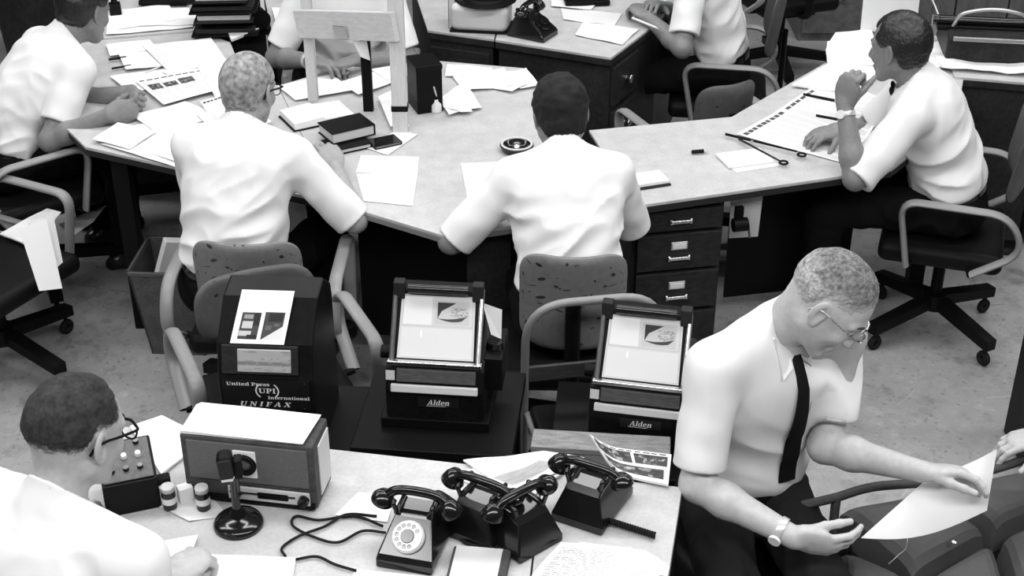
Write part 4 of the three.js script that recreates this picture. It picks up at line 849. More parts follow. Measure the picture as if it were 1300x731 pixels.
// ---------------------------------------------------------------- things on the near desk
const DY = 0.75;
{
  // table radio
  const a = [-0.766, 0.75, -2.681], b = [-0.451, 0.75, -2.628], yaw = -0.166, w = 0.319, h = 0.185, d = 0.12;
  const o = thing('radio', 'wooden table radio with fabric front and round speaker ring beside the microphone', 'radio', [(a[0] + b[0]) / 2, DY, (a[2] + b[2]) / 2], yaw);
  mesh('cabinet', [box(w, h - 0.008, d, 0, h / 2 + 0.004, -d / 2, 0, 0, 0, 0.006)], M.wood, o);
  const grille = grey(1, 0.9, { map: canvasTex(256, 128, (g, W, H) => { g.fillStyle = '#5c5c5c'; g.fillRect(0, 0, W, H); for (let y = 0; y < H; y += 3) { g.fillStyle = y % 2 ? '#484848' : '#6c6c6c'; g.globalAlpha = 0.5; g.fillRect(0, y, W, 1); } for (let k = 0; k < 700; k++) { g.fillStyle = rnd() < 0.5 ? '#333' : '#888'; g.globalAlpha = 0.25; g.fillRect(rnd() * W, rnd() * H, 5, 1); } g.globalAlpha = 1; }) });
  mesh('speaker_cloth', [box(w - 0.03, h * 0.58, 0.006, 0, h * 0.65, 0.001)], grille, o);
  const pl = mesh('badge', [box(0.055, 0.075, 0.006, -0.005, h * 0.66, 0.005)], M.paper2, o);
  mesh('ring', [at(new THREE.TorusGeometry(0.022, 0.007, 10, 28), -0.005, h * 0.66, 0.009)], M.black, pl);
  mesh('cone', [at(new THREE.SphereGeometry(0.016, 18, 12).scale(1, 1, 0.4), -0.005, h * 0.66, 0.006)], M.steelMid, pl);
  const dial = mesh('dial_panel', [box(w * 0.62, h * 0.2, 0.006, 0.045, h * 0.2, 0.004)], M.paper3, o);
  for (const [x, r] of [[-0.03, 0.009], [0.13, 0.012]]) mesh('knob', [cyl(r, r * 1.1, 0.016, x, h * 0.2, 0.014, Math.PI / 2)], M.bakelite, dial);
  mesh('tuning_scale', [box(0.075, h * 0.1, 0.006, 0.055, h * 0.2, 0.006)], M.black, dial);
  mesh('pointer', [box(w * 0.5, 0.003, 0.004, 0.03, h * 0.22, 0.0085)], M.steelDark, dial);
  mesh('base_strip', [box(w - 0.01, 0.018, 0.008, 0, 0.016, 0.001)], M.black, o);
  mesh('side_panel', [box(0.005, h - 0.045, d - 0.04, w / 2 + 0.001, h / 2 + 0.004, -d / 2 - 0.01)], M.paper3, o);
  for (const x of [-1, 1]) for (const z of [-0.02, -d + 0.02]) mesh('foot', [cyl(0.01, 0.01, 0.01, x * (w / 2 - 0.02), 0.004, z)], M.rubber, o);
  const s = thing('paper_stack', 'white papers laid over the top of the radio', 'paper', [(a[0] + b[0]) / 2, DY + h, (a[2] + b[2]) / 2], yaw);
  for (let k = 0; k < 4; k++) mesh('sheet', [sheetGeo([[-w / 2 + 0.004 * k, -d + 0.002], [w / 2 - 0.022 + 0.003 * k, -d + 0.004], [w / 2 - 0.028 + 0.002 * k, -0.004 + 0.002 * k], [-w / 2 + 0.002 * k, -0.002]], 0.001 + 0.0022 * k, 0.0012, 0.002, 6)], M.paper, s);
}
{
  // desk microphone
  const c = [-0.629, 0.75, -2.583];
  const o = thing('desk_microphone', 'black desk microphone on a round glossy base', 'microphone', c, 0.15);
  mesh('base', [lathe([[0, 0.030], [0.02, 0.029], [0.032, 0.022], [0.04, 0.020], [0.052, 0.016], [0.057, 0.008], [0.057, 0], [0, 0]])], M.bakelite, o);
  mesh('collar', [cyl(0.014, 0.02, 0.02, 0, 0.037, 0)], M.black, o);
  mesh('stem', [cyl(0.0085, 0.010, 0.115, 0, 0.095, 0), box(0.02, 0.07, 0.012, 0.003, 0.13, 0.0)], M.bakelite, o);
  const hd = mesh('head', [box(0.036, 0.062, 0.046, -0.012, 0.178, 0.006, 0, 0, 0.08, 0.012), box(0.018, 0.05, 0.03, 0.014, 0.165, 0)], M.black, o);
  mesh('grille', [box(0.030, 0.05, 0.006, -0.012, 0.180, 0.030, 0, 0, 0.08)], M.steel, hd);
  mesh('switch', [cyl(0.005, 0.005, 0.008, 0.0, 0.152, 0.018, Math.PI / 2)], M.chrome, o);
  mesh('name_strip', [box(0.026, 0.008, 0.003, -0.011, 0.151, 0.0295, 0, 0, 0.05)], M.paper2, hd);
}
{
  // small control box with knobs
  const c = [-0.895, 0.75, -2.675];
  const o = thing('control_box', 'small black control box with a sloping panel of knobs beside the jars', 'box', c, 0.182 + 0.15);
  const w = 0.125, m = mesh('case', [prism([[0.05, 0], [0.05, 0.085], [-0.07, 0.125], [-0.07, 0]], w, 0.004)], M.enamel, o);
  const p = mesh('panel', [box(w - 0.012, 0.004, 0.115, 0, 0.108, -0.009, 0.322)], M.steelMid, o);
  for (let i = 0; i < 3; i++) for (let j = 0; j < 3; j++) mesh('knob', [cyl(0.006, 0.008, 0.014, -0.035 + i * 0.032, 0.104 + j * 0.0115, 0.018 - j * 0.034, 0.322)], j === 1 ? M.white : M.bakelite, p);
  mesh('plug', [box(0.035, 0.03, 0.025, w / 2 + 0.012, 0.05, 0.02)], M.rubber, o);
}
{
  const jar = (c, label) => {
    const o = thing('jar', label, 'jar', c, 0);
    mesh('glass', [lathe([[0, 0], [0.0155, 0], [0.0165, 0.004], [0.0165, 0.048], [0.0145, 0.052], [0, 0.052]])], M.bakelite, o);
    mesh('lid', [lathe([[0, 0.064], [0.0150, 0.063], [0.0158, 0.060], [0.0158, 0.050], [0, 0.050]])], M.paper3, o);
    mesh('paper_label', [at(new THREE.CylinderGeometry(0.0169, 0.0169, 0.017, 28, 1, true), 0, 0.026, 0)], M.paper2, o);
    return o;
  };
  const c1 = [-0.798, 0.753, -2.642], c2 = [-0.719, 0.753, -2.639];
  jar(c1, 'small dark jar between the control box and the other jar'); jar(c2, 'small dark jar nearer the microphone');
  single('paper_box', [box(0.034, 0.04, 0.026, 0, 0.02, 0, 0, 0, 0, 0.001)], M.paper, 'little white carton between the two dark jars', 'box', null, [-0.767, 0.753, -2.671], 0.5);
  single('paper_packet', [box(0.026, 0.045, 0.012, 0, 0.0225, 0, 0, 0, 0, 0.001)], M.paper, 'white packet standing behind the dark jar nearer the control box', 'packet', null, [-0.819, 0.753, -2.66], -0.3);
}
// telephones -------------------------------------------------------------
function telephone(label, pos, turn, opt = {}) {
  const o = thing('telephone', label, 'telephone', pos, turn, 'black desk telephones'); o.scale.setScalar(0.9);
  const g = prism([[0.098, 0], [0.098, 0.022], [0.088, 0.034], [0.012, 0.098], [-0.01, 0.104], [-0.055, 0.104], [-0.07, 0.09], [-0.098, 0.02], [-0.098, 0]], 0.146, 0.005);
  const q = g.attributes.position; for (let i = 0; i < q.count; i++) { const y = q.getY(i); q.setX(i, q.getX(i) * lerp(1, 0.66, sstep(0.015, 0.10, y))); } g.computeVertexNormals();
  mesh('body', [g], M.bakelite, o);
  for (const x of [-1, 1]) mesh('cradle', [bent([[x * 0.042, 0.098, 0.006], [x * 0.050, 0.132, 0.012], [x * 0.050, 0.132, 0.0001]], 0.006, 0.006), bent([[x * 0.042, 0.098, -0.052], [x * 0.050, 0.132, -0.058], [x * 0.050, 0.132, -0.046]], 0.006, 0.006), bar([x * 0.042, 0.102, 0.008], [x * 0.042, 0.102, -0.054], 0.009)], M.bakelite, o);
  const hs = mesh('handset', [tube([[-0.078, 0.128, -0.020], [-0.05, 0.146, -0.024], [0, 0.150, -0.026], [0.05, 0.146, -0.024], [0.078, 0.128, -0.020]], 0.0125, 30)], M.bakelite, o);
  mesh('earpiece', [lathe([[0, 0.03], [0.018, 0.028], [0.029, 0.012], [0.030, 0], [0.024, -0.004], [0, -0.002]]).rotateZ(-0.35).translate(-0.088, 0.112, -0.016)], M.bakelite, hs);
  mesh('mouthpiece', [lathe([[0, 0.034], [0.016, 0.032], [0.026, 0.014], [0.031, -0.002], [0.026, -0.008], [0, -0.006]]).rotateZ(0.35).translate(0.090, 0.110, -0.016)], M.bakelite, hs);
  const tilt = Math.PI / 2 - 0.70, m = new THREE.Matrix4().compose(V(0, 0.069, 0.053), new THREE.Quaternion().setFromEuler(new THREE.Euler(Math.PI / 2 - tilt, 0, 0)), V(1, 1, 1));
  const dial = mesh('dial', [cyl(0.040, 0.042, 0.008, 0, 0.004, 0, 0, 0, 0, 40).applyMatrix4(m)], opt.dial ?? M.paper3, o);
  const wheel = new THREE.Shape(); wheel.absarc(0, 0, 0.0365, 0, Math.PI * 2);
  for (let k = 0; k < 10; k++) { const a = 0.6 + k * 0.5, hole = new THREE.Path(); hole.absarc(Math.cos(a) * 0.0272, Math.sin(a) * 0.0272, 0.0062, 0, Math.PI * 2, true); wheel.holes.push(hole); }
  mesh('finger_wheel', [new THREE.ExtrudeGeometry(wheel, { depth: 0.0016, bevelEnabled: false, curveSegments: 14 }).rotateX(-Math.PI / 2).translate(0, 0.011, 0).applyMatrix4(m)], opt.wheel ?? M.alu, dial);
  mesh('hub', [cyl(0.0165, 0.018, 0.004, 0, 0.0145, 0).applyMatrix4(m)], M.bakelite, dial);
  for (const x of [-1, 1]) for (const z of [-1, 1]) mesh('foot', [cyl(0.009, 0.009, 0.006, x * 0.055, 0.001, z * 0.08)], M.rubber, o);
  return o;
}
telephone('rotary telephone with a pale dial facing the notebook, cords looped behind it', [-0.217, 0.753, -2.507], rad(-14));
telephone('rotary telephone turned away, tangled against its twin beside the pale-dialled one', [-0.058, 0.753, -2.59], rad(150), { dial: M.bakelite, wheel: M.bakelite });
telephone('rotary telephone with handset askew, between its twin and the desk joint', [0.009, 0.753, -2.551], rad(-140), { dial: M.bakelite, wheel: M.bakelite });
telephone('rotary telephone standing alone on the grey desk end with a coiled cord', [0.188, 0.755, -2.645], rad(152), { dial: M.bakelite, wheel: M.bakelite });
// cords
const cord = (pts, r, label, mat = M.rubber) => single('cable', [tube(pts, r, 90, false, 0.5, 8)], mat, label, 'cord');
cord([[-0.296, 0.757, -2.569], [-0.364, 0.757, -2.605], [-0.445, 0.757, -2.591], [-0.499, 0.757, -2.605], [-0.501, 0.757, -2.569], [-0.442, 0.757, -2.527], [-0.391, 0.757, -2.513], [-0.341, 0.757, -2.552], [-0.287, 0.757, -2.546]], 0.0032, 'black cord looping across the desk between radio and telephone');
cord([[-0.313, 0.757, -2.605], [-0.383, 0.757, -2.611], [-0.429, 0.758, -2.567], [-0.483, 0.757, -2.535], [-0.516, 0.757, -2.494], [-0.505, 0.757, -2.465]], 0.0032, 'black cord curving past the microphone base');
cord([[-0.481, 0.757, -2.454], [-0.435, 0.757, -2.464], [-0.392, 0.757, -2.438], [-0.343, 0.757, -2.417]], 0.0032, 'short black cord lying over the edge of a white sheet');
cord([[-0.089, 0.8, -2.552], [-0.136, 0.8, -2.609], [-0.172, 0.8, -2.641], [-0.178, 0.795, -2.613], [-0.158, 0.78, -2.574], [-0.135, 0.765, -2.559]], 0.0042, 'looped black cord standing up between two telephones');
cord([[-0.126, 0.757, -2.557], [-0.107, 0.757, -2.513], [-0.067, 0.757, -2.497], [-0.028, 0.757, -2.5], [-0.018, 0.757, -2.524]], 0.0042, 'black cord hanging round the notebook');
{
  const a = [0.226, 0.76, -2.576], b = [0.324, 0.76, -2.526], n = 150, pts = [];
  for (let k = 0; k <= n; k++) { const t = k / n, an = k * 0.75; pts.push([lerp(a[0], b[0], t) + 0, 0.761 + 0.0065 * Math.cos(an) + 0.004, lerp(a[2], b[2], t) + 0.0065 * Math.sin(an)]); }
  single('coiled_cord', [tube(pts, 0.0028, 700, false, 0.5, 6)], M.rubber, 'coiled black cord trailing from the lone telephone', 'cord');
}
// papers, magazines and books on the near desk
const lines = (n, seedTone = '#555') => canvasTex(256, 256, (g, w, h) => { g.fillStyle = '#f0f0f0'; g.fillRect(0, 0, w, h); g.fillStyle = seedTone; for (let k = 0; k < n; k++) { let x = 20; const y = 22 + k * (h - 40) / n; while (x < w - 30) { const L = 5 + rnd() * 18; g.fillRect(x, y, L, 2.4); x += L + 4; } } });
const news = dark => canvasTex(512, 512, (g, w, h) => {
  g.fillStyle = '#ececec'; g.fillRect(0, 0, w, h);
  for (let c = 0; c < 6; c++) for (let k = 0; k < 60; k++) { g.fillStyle = '#a4a4a4'; g.fillRect(16 + c * 82, 60 + k * 7.3, 60 + rnd() * 12, 2.6); }
  g.fillStyle = '#4a4a4a'; for (let k = 0; k < 9; k++) g.fillRect(20 + k * 52, 18, 34 + rnd() * 12, 22);
  for (const [x, y, ww, hh] of dark) { g.fillStyle = '#3c3c3c'; g.fillRect(x, y, ww, hh); for (let k = 0; k < 26; k++) { g.fillStyle = ['#161616', '#7d7d7d', '#cfcfcf'][k % 3]; g.globalAlpha = 0.6; g.fillRect(x + rnd() * ww * 0.85, y + rnd() * hh * 0.8, ww * (0.05 + rnd() * 0.12), hh * (0.1 + rnd() * 0.2)); } g.globalAlpha = 1; }
});
const typed = grey(1, 0.85, { map: lines(26) }), newsPlain = grey(1, 0.85, { map: news([]) }), newsPhoto = grey(1, 0.8, { map: news([[40, 120, 90, 110], [150, 130, 100, 90], [270, 110, 110, 110]]) }), newsDark = grey(1, 0.6, { map: news([[10, 50, 240, 200], [270, 60, 220, 180], [30, 300, 440, 150]]) }), greyPhoto = grey(1, 0.6, { map: canvasTex(256, 256, (g, w, h) => { g.fillStyle = '#e4e4e4'; g.fillRect(0, 0, w, h); g.fillStyle = '#a8a8a8'; g.fillRect(30, 26, 196, 150); g.fillStyle = '#8c8c8c'; for (let k = 0; k < 90; k++) { g.globalAlpha = 0.3; g.fillRect(30 + rnd() * 170, 26 + rnd() * 130, 26, 12); } g.globalAlpha = 1; }) });
const sheet = (q, y, mat, label, group, curl = 0.004, t = 0.001, lift = null) => single('paper_sheet', [sheetGeo(q, y, t, curl, 8, lift)], mat, label, 'paper', group);
sheet([[-0.965, -2.957], [-0.894, -3.005], [-0.763, -2.907], [-0.844, -2.76]], 0.751, M.paper, 'white sheets behind the control box at the desk corner', null, 0.006, 0.006);
sheet([[-0.841, -2.657], [-0.725, -2.702], [-0.658, -2.614], [-0.745, -2.591]], 0.751, M.paper2, 'pale sheet under the two dark jars');
sheet([[-0.792, -2.516], [-0.712, -2.533], [-0.717, -2.447], [-0.771, -2.457]], 0.752, M.paper, 'folded white note by the writing hand', null, 0.012);
sheet([[-0.683, -2.473], [-0.481, -2.463], [-0.478, -2.311], [-0.69, -2.311]], 0.752, M.paper, 'blank white sheet in front of the microphone', null, 0.002, 0.003);
sheet([[-0.364, -2.699], [-0.278, -2.675], [-0.287, -2.588], [-0.411, -2.614]], 0.7515, M.paper, 'white sheet under the telephone cords beside the radio', null, 0.002);
sheet([[-0.348, -2.426], [-0.155, -2.4], [-0.151, -2.311], [-0.353, -2.311]], 0.752, M.paper, 'white sheet in front of the pale-dialled telephone', null, 0.001);
sheet([[-0.119, -2.816], [0.078, -2.848], [0.177, -2.822], [0.028, -2.657]], 0.752, M.paper2, 'loose pale papers under the grey picture print', null, 0.008, 0.005);
sheet([[-0.071, -2.723], [0.077, -2.816], [0.149, -2.791], [0.009, -2.669]], 0.762, greyPhoto, 'large grey picture print on loose papers behind the telephones', null, 0.016);
sheet([[-0.148, -2.766], [-0.019, -2.822], [0.096, -2.81], [-0.075, -2.711]], 0.7515, M.paper, 'white sheet partly under the grey picture print', null, 0.004);
single('magazine', [sheetGeo([[0.191, -2.874], [0.39, -2.829], [0.371, -2.711], [0.228, -2.766]], 0.757, 0.007, 0.006, 10, (u, v) => 0.03 * Math.max(0, 0.35 - u) ** 2 * 8)], newsDark, 'open magazine with dark pictures, its corner curling up by the carton', 'magazine');
sheet([[0.151, -2.516], [0.3, -2.484], [0.348, -2.431], [0.316, -2.311]], 0.754, typed, 'typed document lower sheet on the grey desk end', null, 0.003);
sheet([[0.11, -2.511], [0.265, -2.489], [0.336, -2.398], [-0.017, -2.286]], 0.757, typed, 'typed document upper sheet with a curling top edge', null, 0.014);
{
  const c = [-0.073, 0.75, -2.447], o = thing('notebook', 'pale notebook with dark spine and page edges beside the telephones', 'notebook', c, -0.13);
  mesh('pages', [box(0.108, 0.014, 0.13, 0, 0.0085, 0.03)], M.paper3, o); mesh('cover', [box(0.112, 0.003, 0.134, 0, 0.0165, 0.03)], M.paper3, o);
  mesh('spine', [box(0.02, 0.019, 0.134, 0.058, 0.0097, 0.03)], M.wood, o); mesh('fore_edge', [box(0.012, 0.016, 0.13, -0.056, 0.009, 0.03)], M.wood, o);
}
{
  // the sheet the crew-cut man holds
  const A = [0.812, 0.7, -2.595], B = [1.015, 0.74, -2.779], C = [1.145, 0.85, -2.738], D = [1.134, 0.7, -2.696];
  const pos = [], idx = [], uv = [], n = 10;
  for (const s of [0, 1]) for (let j = 0; j <= n; j++) for (let i = 0; i <= n; i++) {
    const u = i / n, v = j / n, p = [0, 1, 2].map(k => lerp(lerp(A[k], B[k], u), lerp(D[k], C[k], u), 0) * (1 - v) + lerp(D[k], C[k], u) * v);
    p[1] += -0.035 * Math.sin(v * Math.PI) * (1 - u * 0.7) + s * 0.001; pos.push(...p); uv.push(u, v);
  }
  const W = n + 1, N = W * W; for (let s = 0; s < 2; s++) for (let j = 0; j < n; j++) for (let i = 0; i < n; i++) { const a = s * N + j * W + i; s ? idx.push(a, a + 1, a + W, a + 1, a + W + 1, a + W) : idx.push(a, a + W, a + 1, a + 1, a + W, a + W + 1); }
  const g = new THREE.BufferGeometry(); g.setAttribute('position', new THREE.Float32BufferAttribute(pos, 3)); g.setAttribute('uv', new THREE.Float32BufferAttribute(uv, 2)); g.setIndex(idx); g.computeVertexNormals();
  single('paper_sheet', [g], M.paper, 'white sheet of paper held in both hands by the crew-cut man', 'paper');
}
// padded leather seat in front of him
{
  const o = thing('leather_seat', 'dark padded leather seat with deep seams and a wooden arm rail', 'seat');
  const cush = (q, h0, h1, r) => { const g = slab(q, h0, h1, 0.001); return g; };
  const pad = (q, y0, y1) => {                       // pillow over a quad
    const g = sheetGeo(q, 0, 0.001, 0, 14), p = g.attributes.position, u = g.attributes.uv;
    for (let i = 0; i < p.count; i++) { const a = Math.min(u.getX(i), 1 - u.getX(i)) * 2, b = Math.min(u.getY(i), 1 - u.getY(i)) * 2; const e = (1 - (1 - a) ** 6) * (1 - (1 - b) ** 6); p.setY(i, p.getY(i) > 0.0005 ? lerp(y0, y1, Math.sqrt(Math.max(0, e))) : y0); }
    g.computeVertexNormals(); return g;
  };
  mesh('cushion', [pad([[0.848, -3.033], [1.144, -3.095], [1.261, -2.929], [1.004, -2.737]], 0.36, 0.47)], M.leather, o);
  mesh('cushion', [pad([[1.151, -3.095], [1.513, -3.207], [1.466, -3.033], [1.269, -2.929]], 0.36, 0.48)], M.leather, o);
  mesh('cushion', [pad([[1.269, -2.916], [1.467, -3.017], [1.471, -2.722], [1.232, -2.583]], 0.36, 0.47)], M.leather, o);
  mesh('cushion', [pad([[1.254, -2.907], [1.222, -2.577], [0.984, -2.503], [1.01, -2.722]], 0.36, 0.48)], M.leather, o);
  mesh('cushion', [pad([[0.836, -2.866], [0.992, -2.728], [0.966, -2.503], [0.769, -2.524]], 0.36, 0.49)], M.leather, o);
  mesh('base', [slab([[0.872, -3.062], [1.521, -3.237], [1.451, -2.636], [0.796, -2.593]], 0.06, 0.37)], M.black, o);
  for (const p of [[0.898, -3.022], [1.47, -3.183], [1.402, -2.664], [0.832, -2.636]]) mesh('foot', [cyl(0.02, 0.016, 0.06, p[0], 0.03, p[1])], M.wood, o);
  mesh('arm_rail', [tube([[0.721, 0.6, -2.839], [0.816, 0.6, -2.871], [0.926, 0.6, -2.916], [1.113, 0.6, -2.942], [1.283, 0.6, -3.002], [1.418, 0.6, -3.07]], 0.012, 40)], M.wood, o);
  for (const p of [[0.82, 0.6, -2.871], [1.394, 0.6, -3.06]]) mesh('rail_post', [bar([p[0], 0.36, p[2] + 0.02], p, 0.012)], M.wood, o);
  mesh('button', [new THREE.SphereGeometry(0.009, 12, 8).scale(1, 0.5, 1).translate(...[1.132, 0.475, -2.849])], M.chrome, o);
  const cw = single('wire_loop', [tube([[1.134, 0.5, -3.044], [1.071, 0.52, -3.012], [1.037, 0.505, -2.965], [1.002, 0.493, -2.821], [0.968, 0.493, -2.776], [0.935, 0.498, -2.738]], 0.0014, 50)], M.alu, 'thin wire curling over the leather seat below the held sheet', 'wire');
}
// ---------------------------------------------------------------- things on the long table
const TG = 'loose sheets on the newspaper-covered table arm', TL = 'loose white sheet spread over the newspaper-covered table arm';
let ty = 0.7512; const nextY = () => (ty += 0.0011);
for (const q of [[[-1.469, -4.688], [-1.159, -4.863], [-0.991, -4.722], [-1.166, -4.497]], [[-1.435, -4.806], [-1.158, -5.011], [-0.982, -4.877], [-1.279, -4.614]], [[-1.338, -4.654], [-1.116, -4.491], [-1.068, -4.555], [-1.145, -4.863]], [[-1.414, -4.936], [-1.244, -5.072], [-1.07, -4.936], [-1.286, -4.778]],
  [[-1.591, -5.328], [-1.39, -5.413], [-1.286, -5.287], [-1.472, -5.15]], [[-1.622, -5.589], [-1.377, -5.662], [-1.242, -5.5], [-1.544, -5.396]], [[-1.397, -5.37], [-1.213, -5.482], [-1.097, -5.362], [-1.26, -5.23]], [[-1.693, -5.68], [-1.524, -5.736], [-1.467, -5.625], [-1.646, -5.553]], [[-1.541, -5.662], [-1.269, -5.755], [-1.146, -5.465], [-1.364, -5.362]], [[-1.267, -5.43], [-1.136, -5.517], [-1.012, -5.182], [-1.127, -5.087]], [[-1.503, -4.709], [-1.449, -4.863], [-1.286, -4.778], [-1.351, -4.628]], [[-1.173, -4.936], [-1.039, -5.011], [-0.914, -4.778], [-1.001, -4.614]]]) sheet(q, nextY(), rnd() < 0.5 ? M.paper : M.paper2, TL, TG, 0.008);
sheet([[-1.476, -5.262], [-1.223, -5.396], [-1.128, -5.182], [-1.315, -5.026]], nextY(), newsPhoto, 'newspaper page with a row of dark pictures on the table arm', null, 0.003);
sheet([[-1.18, -5.049], [-1.065, -5.166], [-0.884, -4.863], [-1.027, -4.688]], nextY(), newsPlain, 'newspaper page beside the grey-haired man', null, 0.004);
sheet([[-1.147, -4.485], [-1.097, -4.654], [-0.963, -4.555], [-1.041, -4.41]], nextY(), M.paper, 'white sheet hanging by the front edge next to the wastepaper basket', null, 0.004);
const pen = (a, b, r, mat, label, group) => { const A = vec(a), B = vec(b); const o = thing('pencil', label, 'pencil', a, 0, group); const rel = B.clone().sub(A).toArray(); const t = vec(rel).setLength(0.018).toArray(); mesh('barrel', [bar([0, r, 0], [rel[0], r, rel[2]], r)], mat, o); mesh('tip', [bar([rel[0], r, rel[2]], [rel[0] + t[0], r * 0.6, rel[2] + t[2]], r, r * 0.2)], M.paper3, o); return o; };
pen([-1.64, 0.757, -5.508], [-1.576, 0.757, -5.535], 0.005, M.black, 'black pencil on the papers near the clasped hands, the upper of two', null);
pen([-1.604, 0.757, -5.412], [-1.536, 0.757, -5.447], 0.004, M.black, 'thin dark pencil below the black one near the clasped hands', null);
pen([-1.456, 0.758, -5.359], [-1.4, 0.758, -5.462], 0.004, M.paper3, 'pale pencil slanting across the newspaper pages', null);
pen([0.634, 0.753, -4.614], [0.676, 0.753, -4.621], 0.007, M.black, 'short black pen lying beside the white pad', null);
pen([1.121, 0.756, -5.143], [1.23, 0.756, -5.081], 0.005, M.black, 'long black pencil pointing at the wristwatch', null);
pen([1.132, 0.756, -4.937], [1.206, 0.756, -4.9], 0.005, M.steelDark, 'dark pencil next to the resting elbow', null);
// papers heaped on the rear desk
const RG = 'loose sheets on the rear desk', RL = 'loose white sheet heaped on the rear desk';
ty = 0.7622;
for (const q of [[[-1.717, -5.785], [-1.369, -5.882], [-1.434, -6.127], [-1.775, -6.064]], [[-1.681, -5.843], [-1.453, -5.962], [-1.53, -6.169], [-1.726, -6.106]], [[-1.606, -5.882], [-1.363, -5.902], [-1.391, -6.085], [-1.604, -6.106]], [[-1.389, -6.169], [-1.132, -6.212], [-1.174, -6.367], [-1.436, -6.322]], [[-1.005, -5.863], [-0.87, -5.863], [-0.879, -6.106], [-1.067, -6.127]]]) sheet(q, nextY(), M.paper, RL, RG, 0.008);
single('dark_folder', [box(0.22, 0.02, 0.1, 0, 0.01, 0)], M.black, 'black folder at the back of the paper-heaped desk', 'folder', null, [-1.554, 0.77, -6.204], 0.05);
single('ink_stamp', [box(0.05, 0.05, 0.05, 0, 0.025, 0), cyl(0.012, 0.016, 0.03, 0, 0.06, 0)], M.steelDark, 'small dark stamp block behind the dark-haired head', 'stamp', null, [-1.74, 0.765, -6.05], 0.3);
{
  // stack of trays and a rolled sheet
  const c = [-1.214, 0.76, -5.785], yaw = 0.06, o = thing('tray_stack', 'stack of dark letter trays with papers between them', 'trays', c, yaw);
  [0.0, 0.06, 0.10, 0.145].forEach((y, i) => {
    const t = mesh('tray', [box(0.28 - 0.03 * (i % 2), 0.008, 0.24, i === 3 ? -0.02 : 0, y + 0.006, -0.1), box(0.28 - 0.03 * (i % 2), 0.035, 0.008, i === 3 ? -0.02 : 0, y + 0.02, -0.215)], i === 1 ? M.steel : M.steelDark, o);
    mesh('contents', [box(0.25 - 0.03 * (i % 2), 0.02, 0.2, 0, y + 0.02, -0.1)], i % 2 ? M.paper3 : M.steel, t);
  });
  mesh('side_posts', [box(0.27, 0.12, 0.01, 0, 0.06, -0.2)], M.steelDark, o);
  const r = single('paper_roll', [cyl(0.045, 0.045, 0.2, 0, 0.045, 0, Math.PI / 2, 0, 0)], M.black, 'dark carbon roll lying behind the letter trays', 'roll', null, [-1.118, 0.76, -5.942], 0.5);
  single('folded_board', [slab([[-1.174, -5.709], [-1.044, -5.902], [-1.07, -5.982], [-1.2, -5.785]], 0.762, 0.775, 0.002)], M.paper2, 'narrow pale board along the gap beside the letter trays', 'board');
  single('stapler', [box(0.05, 0.04, 0.13, 0, 0.02, 0, 0, 0, 0, 0.01)], M.bakelite, 'black stapler on the desk behind the pale wooden rack', 'stapler', null, [-0.93, 0.762, -6.017], 0.8);
}
{
  // pale wooden rack: two posts, a wide crossboard, a dark upright behind
  const a = [-0.76, 0.75, -5.111], b = [-0.406, 0.75, -4.82], d = [-0.54, 0.75, -5.011];
  const o = thing('wooden_rack', 'pale wooden rack of two posts and a wide crossboard bearing a metal plate', 'rack', [0, 0.75, 0]);
  mesh('post', [box(0.038, 0.75, 0.038, a[0], 0.375, a[2])], M.woodPale, o);
  const p2 = mesh('post', [box(0.055, 0.75, 0.045, b[0], 0.375, b[2])], M.woodPale, o);
  mesh('band', [box(0.060, 0.022, 0.050, b[0], 0.095, b[2])], M.black, p2);
  const hA = 1.064 - 0.75, hB = 1.156 - 0.75, m = [(a[0] + b[0]) / 2, (a[2] + b[2]) / 2], E = V(b[0] - a[0], hB - hA, b[2] - a[2]), L = E.length() + 0.05; E.normalize();
  const nF = E.clone().cross(V(0, 1, 0)).normalize(), B = new THREE.Matrix4().makeBasis(E, nF.clone().cross(E), nF).setPosition(m[0], (hA + hB) / 2, m[1]); B.premultiply(new THREE.Matrix4().makeTranslation(nF.x * 0.03, 0, nF.z * 0.03));
  const cb = mesh('crossboard', [box(L, 0.105, 0.022, 0, 0, 0).applyMatrix4(B)], M.woodPale, o);
  mesh('metal_plate', [box(0.07, 0.05, 0.012, -0.01, -0.02, 0.017, 0, 0, 0, 0.008).applyMatrix4(B)], M.alu, cb);
  const up = thing('dark_upright', 'dark wooden upright standing beside the pale rack', 'post', d);
  mesh('shaft', [box(0.038, 0.335, 0.03, 0, 0.1675, 0)], M.steelDark, up); mesh('cap', [box(0.045, 0.012, 0.036, 0, 0.341, 0)], M.black, up);
  const pt = thing('paper_tag', 'torn paper tag pinned under the crossboard', 'paper', [m[0] + 0.04, 0.75 + (hA + hB) / 2 - 0.10, m[1] + 0.052]);
  mesh('sheet', [quadGeo([-0.03, 0.05, 0], [0.02, 0.05, 0], [0.03, -0.02, 0.012], [-0.005, -0.005, 0.012])], M.paper2, pt);
}
{
  const c = [-0.318, 0.75, -5.018], o = thing('index_box', 'tall black index box beside the white glue bottle', 'box', c, 0.35);
  mesh('body', [box(0.10, 0.17, 0.13, 0, 0.085, -0.03)], M.black, o); mesh('lid', [box(0.104, 0.02, 0.134, 0, 0.178, -0.03)], M.steelDark, o);
  const e = [-0.284, 0.75, -4.996], g = thing('glue_bottle', 'small white glue bottle before the black index box', 'bottle', e);
  mesh('bottle', [lathe([[0, 0], [0.018, 0], [0.02, 0.005], [0.019, 0.03], [0.008, 0.042], [0.008, 0.05], [0, 0.05]])], M.paper2, g); mesh('brush', [cyl(0.003, 0.004, 0.07, 0, 0.07, 0, 0.2, 0, 0.2)], M.paper3, g);
  const h = [-0.454, 0.75, -4.736];
}
